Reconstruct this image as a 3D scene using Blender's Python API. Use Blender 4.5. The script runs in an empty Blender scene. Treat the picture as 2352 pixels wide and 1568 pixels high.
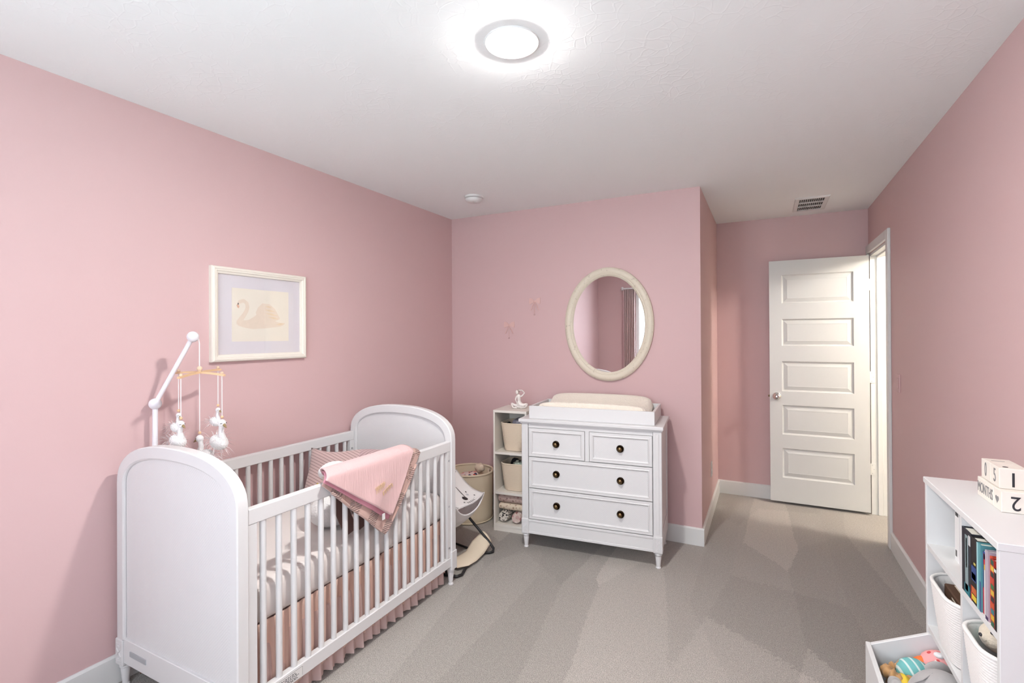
import bpy, bmesh, math, random
from mathutils import Vector, Matrix, noise as mnoise
random.seed(7)
SC = bpy.context.scene
COL = SC.collection
PI = math.pi

# ------------------------------------------------------------------ camera, light, exposure
def make_camera():
    f, yaw, pit, rol, H = 1134.375, .4735, .0038, -.0054, 1.4285
    c, s, cp, sp, cr, sr = math.cos(yaw), math.sin(yaw), math.cos(pit), math.sin(pit), math.cos(rol), math.sin(rol)
    right, fwd, up = Vector((c, s, 0)), Vector((-s*cp, c*cp, sp)), Vector((s*sp, -c*sp, cp))
    r2 = right*cr + up*sr
    u2 = up*cr - right*sr
    cam = bpy.data.cameras.new('camera')
    cam.sensor_width = 36.0
    cam.lens = 36.0*f/2352.0
    cam.shift_y = (767.21-784.0)/2352.0
    cam.clip_start = .02
    o = bpy.data.objects.new('camera', cam)
    COL.objects.link(o)
    m = Matrix(((r2.x, u2.x, -fwd.x, 0), (r2.y, u2.y, -fwd.y, 0), (r2.z, u2.z, -fwd.z, H), (0, 0, 0, 1)))
    o.matrix_world = m
    SC.camera = o
make_camera()
SC.view_settings.view_transform = 'Standard'
SC.view_settings.look = 'None'
SC.view_settings.gamma = 1.0
SC.view_settings.use_curve_mapping = False
SC.view_settings.exposure = 1.71
LAMP_STRENGTH = 300.0
SKY_STRENGTH = 2.7
SUN_STRENGTH = 10.0
HALL_WATTS = 28.0

world = bpy.data.worlds.new('sky')
SC.world = world
world.use_nodes = True
wn = world.node_tree.nodes
wn.clear()
wo = wn.new('ShaderNodeOutputWorld')
wb = wn.new('ShaderNodeBackground')
wb.inputs['Color'].default_value = (.80, .89, 1.0, 1)
wb.inputs['Strength'].default_value = SKY_STRENGTH
world.node_tree.links.new(wb.outputs[0], wo.inputs[0])

def area_light(name, loc, rot, sx, sy, watts, color, portal=False):
    l = bpy.data.lights.new(name, 'AREA')
    l.shape = 'RECTANGLE'; l.size = sx; l.size_y = sy; l.energy = watts; l.color = color
    o = bpy.data.objects.new(name, l); COL.objects.link(o)
    o.location = loc; o.rotation_euler = rot
    if portal: l.cycles.is_portal = True
    return o
WX0, WX1, WZ0, WZ1 = -1.80, .42, .80, 2.08      # the window in the wall behind the camera
area_light('window_daylight', ((WX0+WX1)/2, -.70, (WZ0+WZ1)/2), (PI/2, 0, 0), WX1-WX0, WZ1-WZ0, 1, (1, 1, 1), True)
sun = bpy.data.lights.new('sun', 'SUN'); sun.energy = SUN_STRENGTH; sun.angle = .009; sun.color = (1, 1, 1)
so = bpy.data.objects.new('sun', sun); COL.objects.link(so)
so.rotation_euler = Vector((.15, -.25, -.95)).to_track_quat('-Z', 'Y').to_euler()      # added sun, over the roof from behind: it lights only the slab outside
def point_light(name, loc, watts, color, r):
    l = bpy.data.lights.new(name, 'POINT'); l.energy = watts; l.color = color; l.shadow_soft_size = r
    o = bpy.data.objects.new(name, l); COL.objects.link(o); o.location = loc
point_light('hall_lamp', (1.62, 4.05, 2.25), HALL_WATTS, (1, .945, .86), .1)

# ------------------------------------------------------------------ materials
def mat(name, col, rough=.5, metal=0.0, bump=None, var=None, sheen=0.0, coat=0.0, spec=.5):
    """bump=(scale, strength, distance); var=(scale, amount) mottles the colour a little"""
    m = bpy.data.materials.new(name); m.use_nodes = True
    nt = m.node_tree; n = nt.nodes; L = nt.links
    p = n['Principled BSDF']
    p.inputs['Base Color'].default_value = (*col, 1)
    p.inputs['Roughness'].default_value = rough
    p.inputs['Metallic'].default_value = metal
    p.inputs['Specular IOR Level'].default_value = spec
    if sheen: p.inputs['Sheen Weight'].default_value = sheen
    if coat: p.inputs['Coat Weight'].default_value = coat
    tc = n.new('ShaderNodeTexCoord')
    if var:
        nz = n.new('ShaderNodeTexNoise'); nz.inputs['Scale'].default_value = var[0]; nz.inputs['Detail'].default_value = 4
        L.new(tc.outputs['Object'], nz.inputs['Vector'])
        mx = n.new('ShaderNodeMix'); mx.data_type = 'RGBA'
        a = var[1]
        mx.inputs[6].default_value = (*[max(0, x*(1-a)) for x in col], 1)
        mx.inputs[7].default_value = (*[min(1, x*(1+a)) for x in col], 1)
        L.new(nz.outputs['Fac'], mx.inputs[0]); L.new(mx.outputs[2], p.inputs['Base Color'])
    if bump:
        nz = n.new('ShaderNodeTexNoise'); nz.inputs['Scale'].default_value = bump[0]; nz.inputs['Detail'].default_value = 3
        L.new(tc.outputs['Object'], nz.inputs['Vector'])
        b = n.new('ShaderNodeBump'); b.inputs['Strength'].default_value = bump[1]; b.inputs['Distance'].default_value = bump[2]
        L.new(nz.outputs['Fac'], b.inputs['Height']); L.new(b.outputs[0], p.inputs['Normal'])
    return m

def ndo(m): return m.node_tree.nodes, m.node_tree.links, m.node_tree.nodes['Principled BSDF']

def sine_axis(m, axis, k, tc=None):
    n, L, p = ndo(m)
    tc = tc or n.new('ShaderNodeTexCoord')
    sx = n.new('ShaderNodeSeparateXYZ'); L.new(tc.outputs['Object'], sx.inputs[0])
    a = n.new('ShaderNodeMath'); a.operation = 'MULTIPLY'; a.inputs[1].default_value = k; L.new(sx.outputs[axis], a.inputs[0])
    b = n.new('ShaderNodeMath'); b.operation = 'SINE'; L.new(a.outputs[0], b.inputs[0])
    return b.outputs[0]

def weave_bump(m, ax1, ax2, k, strength, dist):
    n, L, p = ndo(m)
    s1, s2 = sine_axis(m, ax1, k), sine_axis(m, ax2, k)
    mu = n.new('ShaderNodeMath'); mu.operation = 'MULTIPLY'; L.new(s1, mu.inputs[0]); L.new(s2, mu.inputs[1])
    b = n.new('ShaderNodeBump'); b.inputs['Strength'].default_value = strength; b.inputs['Distance'].default_value = dist
    L.new(mu.outputs[0], b.inputs['Height']); L.new(b.outputs[0], p.inputs['Normal'])

def stripes(m, axis, k, c1, c2, thr=0.0, diag=None):
    """two flat colours in stripes along one local axis (printed or woven stripes)"""
    n, L, p = ndo(m)
    s = sine_axis(m, axis, k)
    if diag is not None:
        tc = n.new('ShaderNodeTexCoord'); d = n.new('ShaderNodeVectorMath'); d.operation = 'DOT_PRODUCT'
        d.inputs[1].default_value = diag; L.new(tc.outputs['Object'], d.inputs[0])
        a = n.new('ShaderNodeMath'); a.operation = 'MULTIPLY'; a.inputs[1].default_value = k; L.new(d.outputs['Value'], a.inputs[0])
        b = n.new('ShaderNodeMath'); b.operation = 'SINE'; L.new(a.outputs[0], b.inputs[0]); s = b.outputs[0]
    r = n.new('ShaderNodeMapRange'); r.inputs[1].default_value = thr-.12; r.inputs[2].default_value = thr+.12
    L.new(s, r.inputs[0])
    mx = n.new('ShaderNodeMix'); mx.data_type = 'RGBA'
    mx.inputs[6].default_value = (*c1, 1); mx.inputs[7].default_value = (*c2, 1)
    L.new(r.outputs[0], mx.inputs[0]); L.new(mx.outputs[2], p.inputs['Base Color'])

def spots(m, scale, base, cols, radius=.3):
    """scattered printed spots, each with one of the given colours"""
    n, L, p = ndo(m)
    tc = n.new('ShaderNodeTexCoord')
    v = n.new('ShaderNodeTexVoronoi'); v.inputs['Scale'].default_value = scale
    L.new(tc.outputs['Object'], v.inputs['Vector'])
    r = n.new('ShaderNodeMapRange'); r.inputs[1].default_value = radius; r.inputs[2].default_value = radius+.08
    L.new(v.outputs['Distance'], r.inputs[0])
    cr = n.new('ShaderNodeValToRGB'); cr.color_ramp.interpolation = 'CONSTANT'
    e = cr.color_ramp.elements
    e[0].color = (*cols[0], 1); e[1].position = 1.0/len(cols); e[1].color = (*cols[1 % len(cols)], 1)
    for i in range(2, len(cols)):
        x = e.new(i/len(cols)); x.color = (*cols[i], 1)
    sx = n.new('ShaderNodeSeparateColor'); L.new(v.outputs['Color'], sx.inputs[0]); L.new(sx.outputs[0], cr.inputs[0])
    mx = n.new('ShaderNodeMix'); mx.data_type = 'RGBA'; mx.inputs[7].default_value = (*base, 1)
    L.new(cr.outputs[0], mx.inputs[6]); L.new(r.outputs[0], mx.inputs[0]); L.new(mx.outputs[2], p.inputs['Base Color'])

def knit_bump(m):
    n, L, p = ndo(m)
    rib = sine_axis(m, 2, 2*PI/.0085)
    tc = n.new('ShaderNodeTexCoord')
    mp = n.new('ShaderNodeMapping'); mp.inputs['Rotation'].default_value = (math.radians(40), 0, 0); mp.inputs['Location'].default_value = (.5, .013, .02)
    L.new(tc.outputs['Object'], mp.inputs[0])
    ck = n.new('ShaderNodeTexChecker'); ck.inputs['Scale'].default_value = 15; L.new(mp.outputs[0], ck.inputs['Vector'])
    mu = n.new('ShaderNodeMath'); mu.operation = 'MULTIPLY'; L.new(rib, mu.inputs[0]); L.new(ck.outputs['Fac'], mu.inputs[1])
    b = n.new('ShaderNodeBump'); b.inputs['Strength'].default_value = .9; b.inputs['Distance'].default_value = .004
    L.new(mu.outputs[0], b.inputs['Height']); L.new(b.outputs[0], p.inputs['Normal'])
def gauze_bump(m):
    n, L, p = ndo(m)
    tc = n.new('ShaderNodeTexCoord')
    mp = n.new('ShaderNodeMapping'); mp.inputs['Rotation'].default_value = (.35, 0, 0); mp.inputs['Scale'].default_value = (60, 130, 12); L.new(tc.outputs['Object'], mp.inputs[0])
    z = n.new('ShaderNodeTexNoise'); z.inputs['Scale'].default_value = 1; z.inputs['Detail'].default_value = 3; L.new(mp.outputs[0], z.inputs['Vector'])
    b = n.new('ShaderNodeBump'); b.inputs['Strength'].default_value = .55; b.inputs['Distance'].default_value = .006
    L.new(z.outputs['Fac'], b.inputs['Height']); L.new(b.outputs[0], p.inputs['Normal'])
M = {}
M['pink_wall'] = mat('pink_wall_paint', (.64, .44, .435), .55, bump=(90, .06, .004), spec=.3)
M['ceiling'] = mat('ceiling_paint', (.885, .89, .89), .9, spec=.2)
def ceiling_texture(m):
    n, L, p = ndo(m)
    tc = n.new('ShaderNodeTexCoord')
    w = n.new('ShaderNodeTexNoise'); w.inputs['Scale'].default_value = 5; w.inputs['Detail'].default_value = 2
    L.new(tc.outputs['Object'], w.inputs['Vector'])
    mx = n.new('ShaderNodeMix'); mx.data_type = 'VECTOR'; mx.inputs[0].default_value = .13
    L.new(tc.outputs['Object'], mx.inputs[4]); L.new(w.outputs['Color'], mx.inputs[5])
    v = n.new('ShaderNodeTexVoronoi'); v.feature = 'DISTANCE_TO_EDGE'; v.inputs['Scale'].default_value = 24
    L.new(mx.outputs[1], v.inputs['Vector'])
    r = n.new('ShaderNodeMapRange'); r.inputs[2].default_value = .07; r.inputs[3].default_value = 1; r.inputs[4].default_value = 0
    L.new(v.outputs['Distance'], r.inputs[0])
    patch = n.new('ShaderNodeTexNoise'); patch.inputs['Scale'].default_value = 4.5
    L.new(tc.outputs['Object'], patch.inputs['Vector'])
    pr = n.new('ShaderNodeMapRange'); pr.inputs[1].default_value = .38; pr.inputs[2].default_value = .62
    L.new(patch.outputs['Fac'], pr.inputs[0])
    mu = n.new('ShaderNodeMath'); mu.operation = 'MULTIPLY'; L.new(r.outputs[0], mu.inputs[0]); L.new(pr.outputs[0], mu.inputs[1])
    b = n.new('ShaderNodeBump'); b.inputs['Strength'].default_value = .17; b.inputs['Distance'].default_value = .003
    L.new(mu.outputs[0], b.inputs['Height']); L.new(b.outputs[0], p.inputs['Normal'])
ceiling_texture(M['ceiling'])
M['trim'] = mat('white_trim_paint', (.72, .72, .70), .4)
M['bounce_paving'] = mat('pale_bounce_paving', (.46, .55, .56), .9, var=(3, .1))  # colour of the added outside slab, cool to tint its bounced light
M['door'] = mat('white_door_paint', (.62, .62, .605), .38)
M['hall'] = mat('cream_hall_paint', (.76, .72, .62), .6)
M['white'] = mat('white_lacquer', (.70, .69, .685), .38)
M['white_cane'] = mat('white_cane_lacquer', (.70, .69, .685), .42); weave_bump(M['white_cane'], 0, 2, 2*PI/.012, .26, .0014)
M['drawer_cane'] = mat('white_drawer_weave', (.70, .69, .685), .42); weave_bump(M['drawer_cane'], 0, 2, 2*PI/.012, .26, .0014)
M['unit_white'] = mat('white_melamine', (.72, .71, .70), .45)
M['cream_panel'] = mat('cream_melamine', (.78, .73, .66), .5)
M['carpet'] = mat('beige_carpet', (.36, .325, .295), .95, sheen=.25, spec=.1)
def carpet_nodes(m):
    n, L, p = ndo(m)
    tc = n.new('ShaderNodeTexCoord')
    def noise(sc, det, stretch=None, rot=0):
        src = tc.outputs['Object']
        if stretch:
            mp = n.new('ShaderNodeMapping'); mp.inputs['Scale'].default_value = stretch; mp.inputs['Rotation'].default_value = (0, 0, rot)
            L.new(src, mp.inputs[0]); src = mp.outputs[0]
        z = n.new('ShaderNodeTexNoise'); z.inputs['Scale'].default_value = sc; z.inputs['Detail'].default_value = det
        L.new(src, z.inputs['Vector']); return z.outputs['Fac']
    def rng(s, a, b, c, d):
        r = n.new('ShaderNodeMapRange'); r.inputs[1].default_value = a; r.inputs[2].default_value = b
        r.inputs[3].default_value = c; r.inputs[4].default_value = d; L.new(s, r.inputs[0]); return r.outputs[0]
    def mul(a, b):
        q = n.new('ShaderNodeMath'); q.operation = 'MULTIPLY'; L.new(a, q.inputs[0]); L.new(b, q.inputs[1]); return q.outputs[0]
    fine = rng(noise(230, 5), .3, .7, .62, 1.34)
    mid = rng(noise(60, 3), .3, .7, .93, 1.06)
    # vacuum strokes: the pile lies two ways, in long wedges that fan over the floor
    def wedge(stretch, rot, lo, hi, seed):
        mp = n.new('ShaderNodeMapping'); mp.inputs['Scale'].default_value = stretch; mp.inputs['Rotation'].default_value = (0, 0, rot); mp.inputs['Location'].default_value = (seed, seed*.7, 0)
        L.new(tc.outputs['Object'], mp.inputs[0])
        v = n.new('ShaderNodeTexVoronoi'); v.voronoi_dimensions = '2D'; v.inputs['Scale'].default_value = 1.0
        wz = n.new('ShaderNodeTexNoise'); wz.inputs['Scale'].default_value = 5; L.new(tc.outputs['Object'], wz.inputs['Vector'])
        mv = n.new('ShaderNodeMix'); mv.data_type = 'VECTOR'; mv.inputs[0].default_value = .05
        L.new(mp.outputs[0], mv.inputs[4]); L.new(wz.outputs['Color'], mv.inputs[5])
        fz = n.new('ShaderNodeTexNoise'); fz.inputs['Scale'].default_value = 55; fz.inputs['Detail'].default_value = 3; L.new(tc.outputs['Object'], fz.inputs['Vector'])
        mf = n.new('ShaderNodeMix'); mf.data_type = 'VECTOR'; mf.inputs[0].default_value = .10
        L.new(mv.outputs[1], mf.inputs[4]); L.new(fz.outputs['Color'], mf.inputs[5]); L.new(mf.outputs[1], v.inputs['Vector'])
        sx = n.new('ShaderNodeSeparateColor'); L.new(v.outputs['Color'], sx.inputs[0])
        return rng(sx.outputs[0], .25, .75, lo, hi)
    s1 = wedge((3.0, .75, 1), .75, .83, 1.08, 3.3)
    s2 = wedge((2.4, .7, 1), -.55, .88, 1.06, 7.1)
    t = mul(mul(fine, mid), mul(s1, s2))
    cm = n.new('ShaderNodeVectorMath'); cm.operation = 'SCALE'; cm.inputs[0].default_value = (.41, .375, .335)
    L.new(t, cm.inputs['Scale']); L.new(cm.outputs[0], p.inputs['Base Color'])
    b = n.new('ShaderNodeBump'); b.inputs['Strength'].default_value = .7; b.inputs['Distance'].default_value = .006
    L.new(noise(170, 4), b.inputs['Height']); L.new(b.outputs[0], p.inputs['Normal'])
carpet_nodes(M['carpet'])
M['sheet'] = mat('blush_cotton_sheet', (.78, .72, .69), .85, bump=(22, .05, .004), sheen=.2)
M['skirt'] = mat('peach_voile', (.70, .47, .385), .85, bump=(14, .1, .01), sheen=.3)
M['skirt2'] = mat('dusty_pink_voile', (.66, .47, .43), .85, bump=(14, .1, .01), sheen=.3)
M['knit'] = mat('mauve_knit', (.52, .335, .285), .9, sheen=.4); knit_bump(M['knit'])
M['muslin'] = mat('pink_muslin', (.70, .46, .45), .9, bump=(60, .35, .008), sheen=.3)
gauze_bump(M['muslin'])
M['muslin_edge'] = mat('raspberry_muslin_edge', (.62, .27, .33), .9)
M['gold_thread'] = mat('gold_thread', (.66, .46, .24), .5)
M['brown_cloth'] = mat('brown_velvet_ribbon', (.155, .075, .062), .8, sheen=.4)
M['quilt'] = mat('mauve_ribbed_quilt', (.47, .33, .315), .85, sheen=.3); stripes(M['quilt'], 0, 2*PI/.0165, (.56, .40, .375), (.27, .175, .17), .80, (.55, 0, 1.0))
M['quilt2'] = mat('mauve_ribbed_quilt_right', (.45, .30, .30), .85, sheen=.3); stripes(M['quilt2'], 0, 2*PI/.0165, (.50, .34, .34), (.24, .15, .15), .80, (.75, 0, -.8))
M['plush_white'] = mat('white_plush', (.82, .80, .79), .95, bump=(120, .5, .006), sheen=.5)
M['beak_yellow'] = mat('mustard_felt', (.60, .42, .10), .8)
M['beak_gold'] = mat('bronze_felt', (.28, .19, .08), .5)
M['eye'] = mat('black_thread', (.02, .02, .025), .5)
M['mobile_white'] = mat('white_painted_wood', (.80, .77, .80), .45)
M['cord'] = mat('white_cotton_cord', (.82, .79, .78), .8)
M['light_wood'] = mat('pale_beech', (.74, .50, .29), .5, var=(30, .12))
M['bead_wood'] = mat('raw_wood_bead', (.70, .53, .38), .5)
M['frame_cream'] = mat('cream_frame_paint', (.80, .75, .66), .45, bump=(40, .1, .003))
M['mirror_frame'] = mat('distressed_cream_paint', (.70, .63, .51), .55, bump=(60, .35, .003))
def distress(m):
    n, L, p = ndo(m)
    tc = n.new('ShaderNodeTexCoord')
    z = n.new('ShaderNodeTexNoise'); z.inputs['Scale'].default_value = 55; z.inputs['Detail'].default_value = 5
    L.new(tc.outputs['Object'], z.inputs['Vector'])
    r = n.new('ShaderNodeMapRange'); r.inputs[1].default_value = .60; r.inputs[2].default_value = .72; L.new(z.outputs['Fac'], r.inputs[0])
    mx = n.new('ShaderNodeMix'); mx.data_type = 'RGBA'; mx.inputs[6].default_value = (.70, .63, .51, 1); mx.inputs[7].default_value = (.54, .47, .37, 1)
    L.new(r.outputs[0], mx.inputs[0]); L.new(mx.outputs[2], p.inputs['Base Color'])
distress(M['mirror_frame'])
M['mirror'] = mat('silvered_glass', (.90, .90, .91), .01, 1.0)
M['mat_board'] = mat('lilac_mat_board', (.70, .66, .69), .9)
M['print_paper'] = mat('ivory_print_paper', (.80, .74, .64), .9, var=(18, .04))
M['ink_swan'] = mat('peach_watercolour', (.76, .645, .53), .9, var=(60, .06))
M['ink_wing'] = mat('gold_watercolour', (.75, .60, .42), .9, var=(70, .12))
M['ink_beak'] = mat('coral_watercolour', (.72, .45, .33), .9)
M['chrome'] = mat('polished_chrome', (.80, .79, .78), .08, 1.0)
M['steel'] = mat('brushed_steel', (.52, .52, .54), .35, 1.0)
M['brass_dark'] = mat('antique_brass', (.085, .058, .030), .22, 1.0)
M['brass_dark'].node_tree.nodes['Principled BSDF'].inputs['Base Color'].default_value = (.20, .14, .07, 1)
M['bronze_rim'] = mat('dark_bronze', (.05, .036, .024), .3, 1.0)
M['black'] = mat('black_paint', (.012, .012, .013), .4)
M['dark_gap'] = mat('dark_gap_shade', (.035, .035, .036), .6)  # near-black that stands in for shade in gaps
M['grey_ink'] = mat('grey_ink', (.22, .21, .21), .7)
M['plate_grey'] = mat('grey_label_plate', (.50, .51, .53), .35, .4)
M['sticker'] = mat('off_white_sticker', (.74, .73, .71), .5)
M['pad_cloth'] = mat('cream_minky', (.83, .75, .64), .95, bump=(95, .7, .008), sheen=.4)
M['rope_beige'] = mat('beige_cotton_rope', (.72, .59, .45), .9, bump=(110, .3, .004), sheen=.2)
M['rope_white'] = mat('white_cotton_rope', (.81, .77, .74), .9, bump=(110, .3, .004), sheen=.2)
M['canvas'] = mat('cream_canvas', (.73, .62, .46), .85, bump=(70, .12, .004))
M['grey_cloth'] = mat('slate_grey_cloth', (.25, .24, .28), .9, bump=(40, .3, .01))
M['mint_cloth'] = mat('mint_black_print', (.45, .52, .42), .9); spots(M['mint_cloth'], 38, (.50, .56, .46), [(.02, .02, .02), (.60, .62, .52), (.1, .16, .12)], .42)
M['dark_cloth'] = mat('black_cloth', (.018, .017, .02), .9)
M['floral'] = mat('red_floral_cotton', (.7, .6, .55), .9); spots(M['floral'], 34, (.76, .62, .58), [(.55, .06, .05), (.03, .05, .10), (.70, .30, .28), (.12, .10, .06)], .42)
M['leaf_print'] = mat('cream_leaf_print', (.72, .60, .45), .9, bump=(50, .2, .006)); spots(M['leaf_print'], 42, (.72, .60, .46), [(.42, .30, .20), (.60, .47, .34), (.50, .34, .26)], .30)
M['dusk_print'] = mat('dusty_leaf_print', (.50, .37, .32), .9, bump=(50, .2, .006)); spots(M['dusk_print'], 42, (.53, .39, .34), [(.30, .19, .17), (.44, .30, .26), (.38, .22, .2)], .30)
M['bw_print'] = mat('black_cream_print', (.72, .66, .56), .9); spots(M['bw_print'], 75, (.74, .68, .60), [(.03, .025, .025), (.10, .08, .07), (.03, .03, .03)], .36)
M['rose_print'] = mat('rose_print', (.72, .56, .5), .9); spots(M['rose_print'], 30, (.70, .54, .48), [(.48, .22, .22), (.62, .40, .36), (.78, .66, .6)], .4)
M['porcelain'] = mat('matte_porcelain', (.80, .75, .70), .35, coat=.2)
M['bouncer_cloth'] = mat('white_printed_jersey', (.80, .78, .76), .9); spots(M['bouncer_cloth'], 24, (.80, .78, .765), [(.80, .78, .76), (.80, .78, .76), (.02, .02, .02), (.80, .78, .76), (.55, .54, .56)], .13)
M['cream_strap'] = mat('cream_webbing', (.76, .65, .50), .85, bump=(80, .2, .003))
M['curtain'] = mat('dusty_rose_curtain', (.66, .46, .44), .85, bump=(30, .1, .005), sheen=.3)
M['sheer'] = mat('white_roller_blind', (.80, .80, .80), .8)
M['teal'] = mat('teal_striped_cotton', (.2, .5, .5), .9); stripes(M['teal'], 0, 2*PI/.022, (.16, .44, .43), (.62, .72, .68), .72, (.9, .35, .3))
M['elephant'] = mat('grey_velour', (.40, .375, .365), .9, bump=(140, .25, .004), sheen=.4)
M['pink_dot'] = mat('coral_dotted_cotton', (.85, .4, .4), .9); spots(M['pink_dot'], 62, (.82, .36, .35), [(.62, .07, .07), (.62, .07, .07), (.85, .75, .7)], .32)
M['orange'] = mat('orange_felt', (.80, .17, .04), .85)
M['tan'] = mat('tan_satin', (.45, .24, .09), .6, sheen=.3)
M['yellow'] = mat('yellow_felt', (.80, .56, .05), .85)
M['mint'] = mat('mint_plush', (.36, .62, .47), .9, sheen=.3)
M['brown_plush'] = mat('brown_plush', (.14, .085, .06), .95, bump=(120, .5, .006), sheen=.3)
M['taupe_plush'] = mat('cream_plush', (.66, .57, .45), .95, bump=(120, .5, .006), sheen=.3)
M['book_brown'] = mat('brown_leather_cover', (.10, .05, .028), .6)
M['paper'] = mat('book_pages', (.78, .74, .66), .9)
M['block_wood'] = mat('white_washed_wood', (.80, .74, .66), .6, var=(25, .05))
def solid(name, c, r=.45): 
    M[name] = mat(name, c, r); return M[name]
def emissive(name, col, strength):
    m = bpy.data.materials.new(name); m.use_nodes = True
    p = m.node_tree.nodes['Principled BSDF']
    p.inputs['Base Color'].default_value = (.9, .9, .88, 1)
    p.inputs['Emission Color'].default_value = (*col, 1); p.inputs['Emission Strength'].default_value = strength
    return m
M['lens'] = emissive('frosted_lit_lens', (.99, .985, .96), LAMP_STRENGTH)
M['glare_rim'] = emissive('rim_glare', (1, .985, .96), .58)  # weak emission stands in for the lamp's glare
def thin_glass(name):
    m = bpy.data.materials.new(name); m.use_nodes = True
    n = m.node_tree.nodes; L = m.node_tree.links; n.clear()
    o = n.new('ShaderNodeOutputMaterial'); t = n.new('ShaderNodeBsdfTransparent'); g = n.new('ShaderNodeBsdfGlossy')
    g.inputs['Roughness'].default_value = .02
    mx = n.new('ShaderNodeMixShader'); mx.inputs[0].default_value = .04; L.new(t.outputs[0], mx.inputs[1]); L.new(g.outputs[0], mx.inputs[2])
    L.new(mx.outputs[0], o.inputs[0]); return m
M['glass'] = thin_glass('clear_pane')
def sheer_cloth(name, col, op):
    m = bpy.data.materials.new(name); m.use_nodes = True
    n = m.node_tree.nodes; L = m.node_tree.links
    p = n['Principled BSDF']; p.inputs['Base Color'].default_value = (*col, 1); p.inputs['Roughness'].default_value = .9
    t = n.new('ShaderNodeBsdfTransparent'); mx = n.new('ShaderNodeMixShader'); mx.inputs[0].default_value = op
    L.new(t.outputs[0], mx.inputs[1]); L.new(p.outputs[0], mx.inputs[2]); L.new(mx.outputs[0], n['Material Output'].inputs[0]); return m
M['voile'] = sheer_cloth('sheer_pink_voile', (.80, .60, .56), .62)

# ------------------------------------------------------------------ mesh helpers
def BM(): return bmesh.new()
def box(bm, x0, x1, y0, y1, z0, z1, b=0.0, seg=1):
    vs = [bm.verts.new((x, y, z)) for x in (x0, x1) for y in (y0, y1) for z in (z0, z1)]
    F = [(0, 1, 3, 2), (4, 6, 7, 5), (0, 4, 5, 1), (2, 3, 7, 6), (0, 2, 6, 4), (1, 5, 7, 3)]
    fs = [bm.faces.new([vs[i] for i in f]) for f in F]
    if b > 0:
        es = list({e for f in fs for e in f.edges})
        bmesh.ops.bevel(bm, geom=es, offset=b, segments=seg, affect='EDGES', profile=.5)
    return bm
def lathe(bm, prof, c=(0, 0, 0), n=24, axis='z', sx=1, sy=1, cap=True):
    """prof: list of (radius, height)"""
    rings = []
    for r, h in prof:
        ring = []
        for i in range(n):
            a = 2*PI*i/n
            p = (r*math.cos(a)*sx, r*math.sin(a)*sy, h)
            if axis == 'y': p = (p[0], h, p[1])
            elif axis == 'x': p = (h, p[0], p[1])
            ring.append(bm.verts.new((p[0]+c[0], p[1]+c[1], p[2]+c[2])))
        rings.append(ring)
    for a, b in zip(rings, rings[1:]):
        for i in range(n):
            bm.faces.new((a[i], a[(i+1) % n], b[(i+1) % n], b[i]))
    if cap:
        bm.faces.new(rings[0][::-1]); bm.faces.new(rings[-1])
    return bm
def tube(bm, pts, r, n=8, closed=False):
    pts = [Vector(p) for p in pts]
    k = len(pts); rings = []
    up = Vector((0, 0, 1)); prev = None
    for i in range(k):
        if closed: t = (pts[(i+1) % k]-pts[i-1])
        else: t = pts[min(i+1, k-1)]-pts[max(i-1, 0)]
        t.normalize()
        if prev is None:
            a = up.cross(t)
            if a.length < 1e-4: a = Vector((1, 0, 0)).cross(t)
        else:
            a = prev-t*prev.dot(t)
        a.normalize(); prev = a; b = t.cross(a)
        rr = r[i] if isinstance(r, (list, tuple)) else r
        rings.append([bm.verts.new(pts[i]+a*rr*math.cos(2*PI*j/n)+b*rr*math.sin(2*PI*j/n)) for j in range(n)])
    m = k if closed else k-1
    for i in range(m):
        A, B = rings[i], rings[(i+1) % k]
        for j in range(n): bm.faces.new((A[j], A[(j+1) % n], B[(j+1) % n], B[j]))
    if not closed:
        bm.faces.new(rings[0][::-1]); bm.faces.new(rings[-1])
    return bm
def ball(bm, c, r, seg=16, rings=10, rot=None):
    r = r if isinstance(r, (tuple, list)) else (r, r, r)
    m = Matrix.Translation(c) @ (rot.to_4x4() if rot else Matrix.Identity(4)) @ Matrix.Diagonal((*r, 1))
    bmesh.ops.create_uvsphere(bm, u_segments=seg, v_segments=rings, radius=1, matrix=m)
    return bm
def prism(bm, pts, d0, d1, plane='xz', b=0.0):
    """polygon in a plane, extruded along the third axis from d0 to d1"""
    def P(p, d): return {'xz': (p[0], d, p[1]), 'yz': (d, p[0], p[1]), 'xy': (p[0], p[1], d)}[plane]
    A = [bm.verts.new(P(p, d0)) for p in pts]; B = [bm.verts.new(P(p, d1)) for p in pts]
    k = len(pts)
    fs = [bm.faces.new(A), bm.faces.new(B[::-1])]
    for i in range(k): fs.append(bm.faces.new((A[i], B[i], B[(i+1) % k], A[(i+1) % k])))
    if b: bmesh.ops.bevel(bm, geom=list(fs[0].edges)+list(fs[1].edges), offset=b, segments=1, affect='EDGES')
    return bm
def loops(bm, rings, closed=True, capA=False, capB=False):
    """bridge lists of points, ring after ring"""
    V = [[bm.verts.new(p) for p in r] for r in rings]
    k = len(V[0])
    for A, B in zip(V, V[1:]):
        for i in range(k if closed else k-1): bm.faces.new((A[i], A[(i+1) % k], B[(i+1) % k], B[i]))
    if capA: bm.faces.new(V[0][::-1])
    if capB: bm.faces.new(V[-1])
    return bm
def grid(bm, fn, nu, nv, wrap=False):
    V = [[bm.verts.new(fn(i/nu, j/nv)) for j in range(nv+1)] for i in range(nu+(0 if wrap else 1))]
    k = len(V)
    for i in range(nu):
        for j in range(nv): bm.faces.new((V[i][j], V[(i+1) % k][j], V[(i+1) % k][j+1], V[i][j+1]))
    return bm
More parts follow.
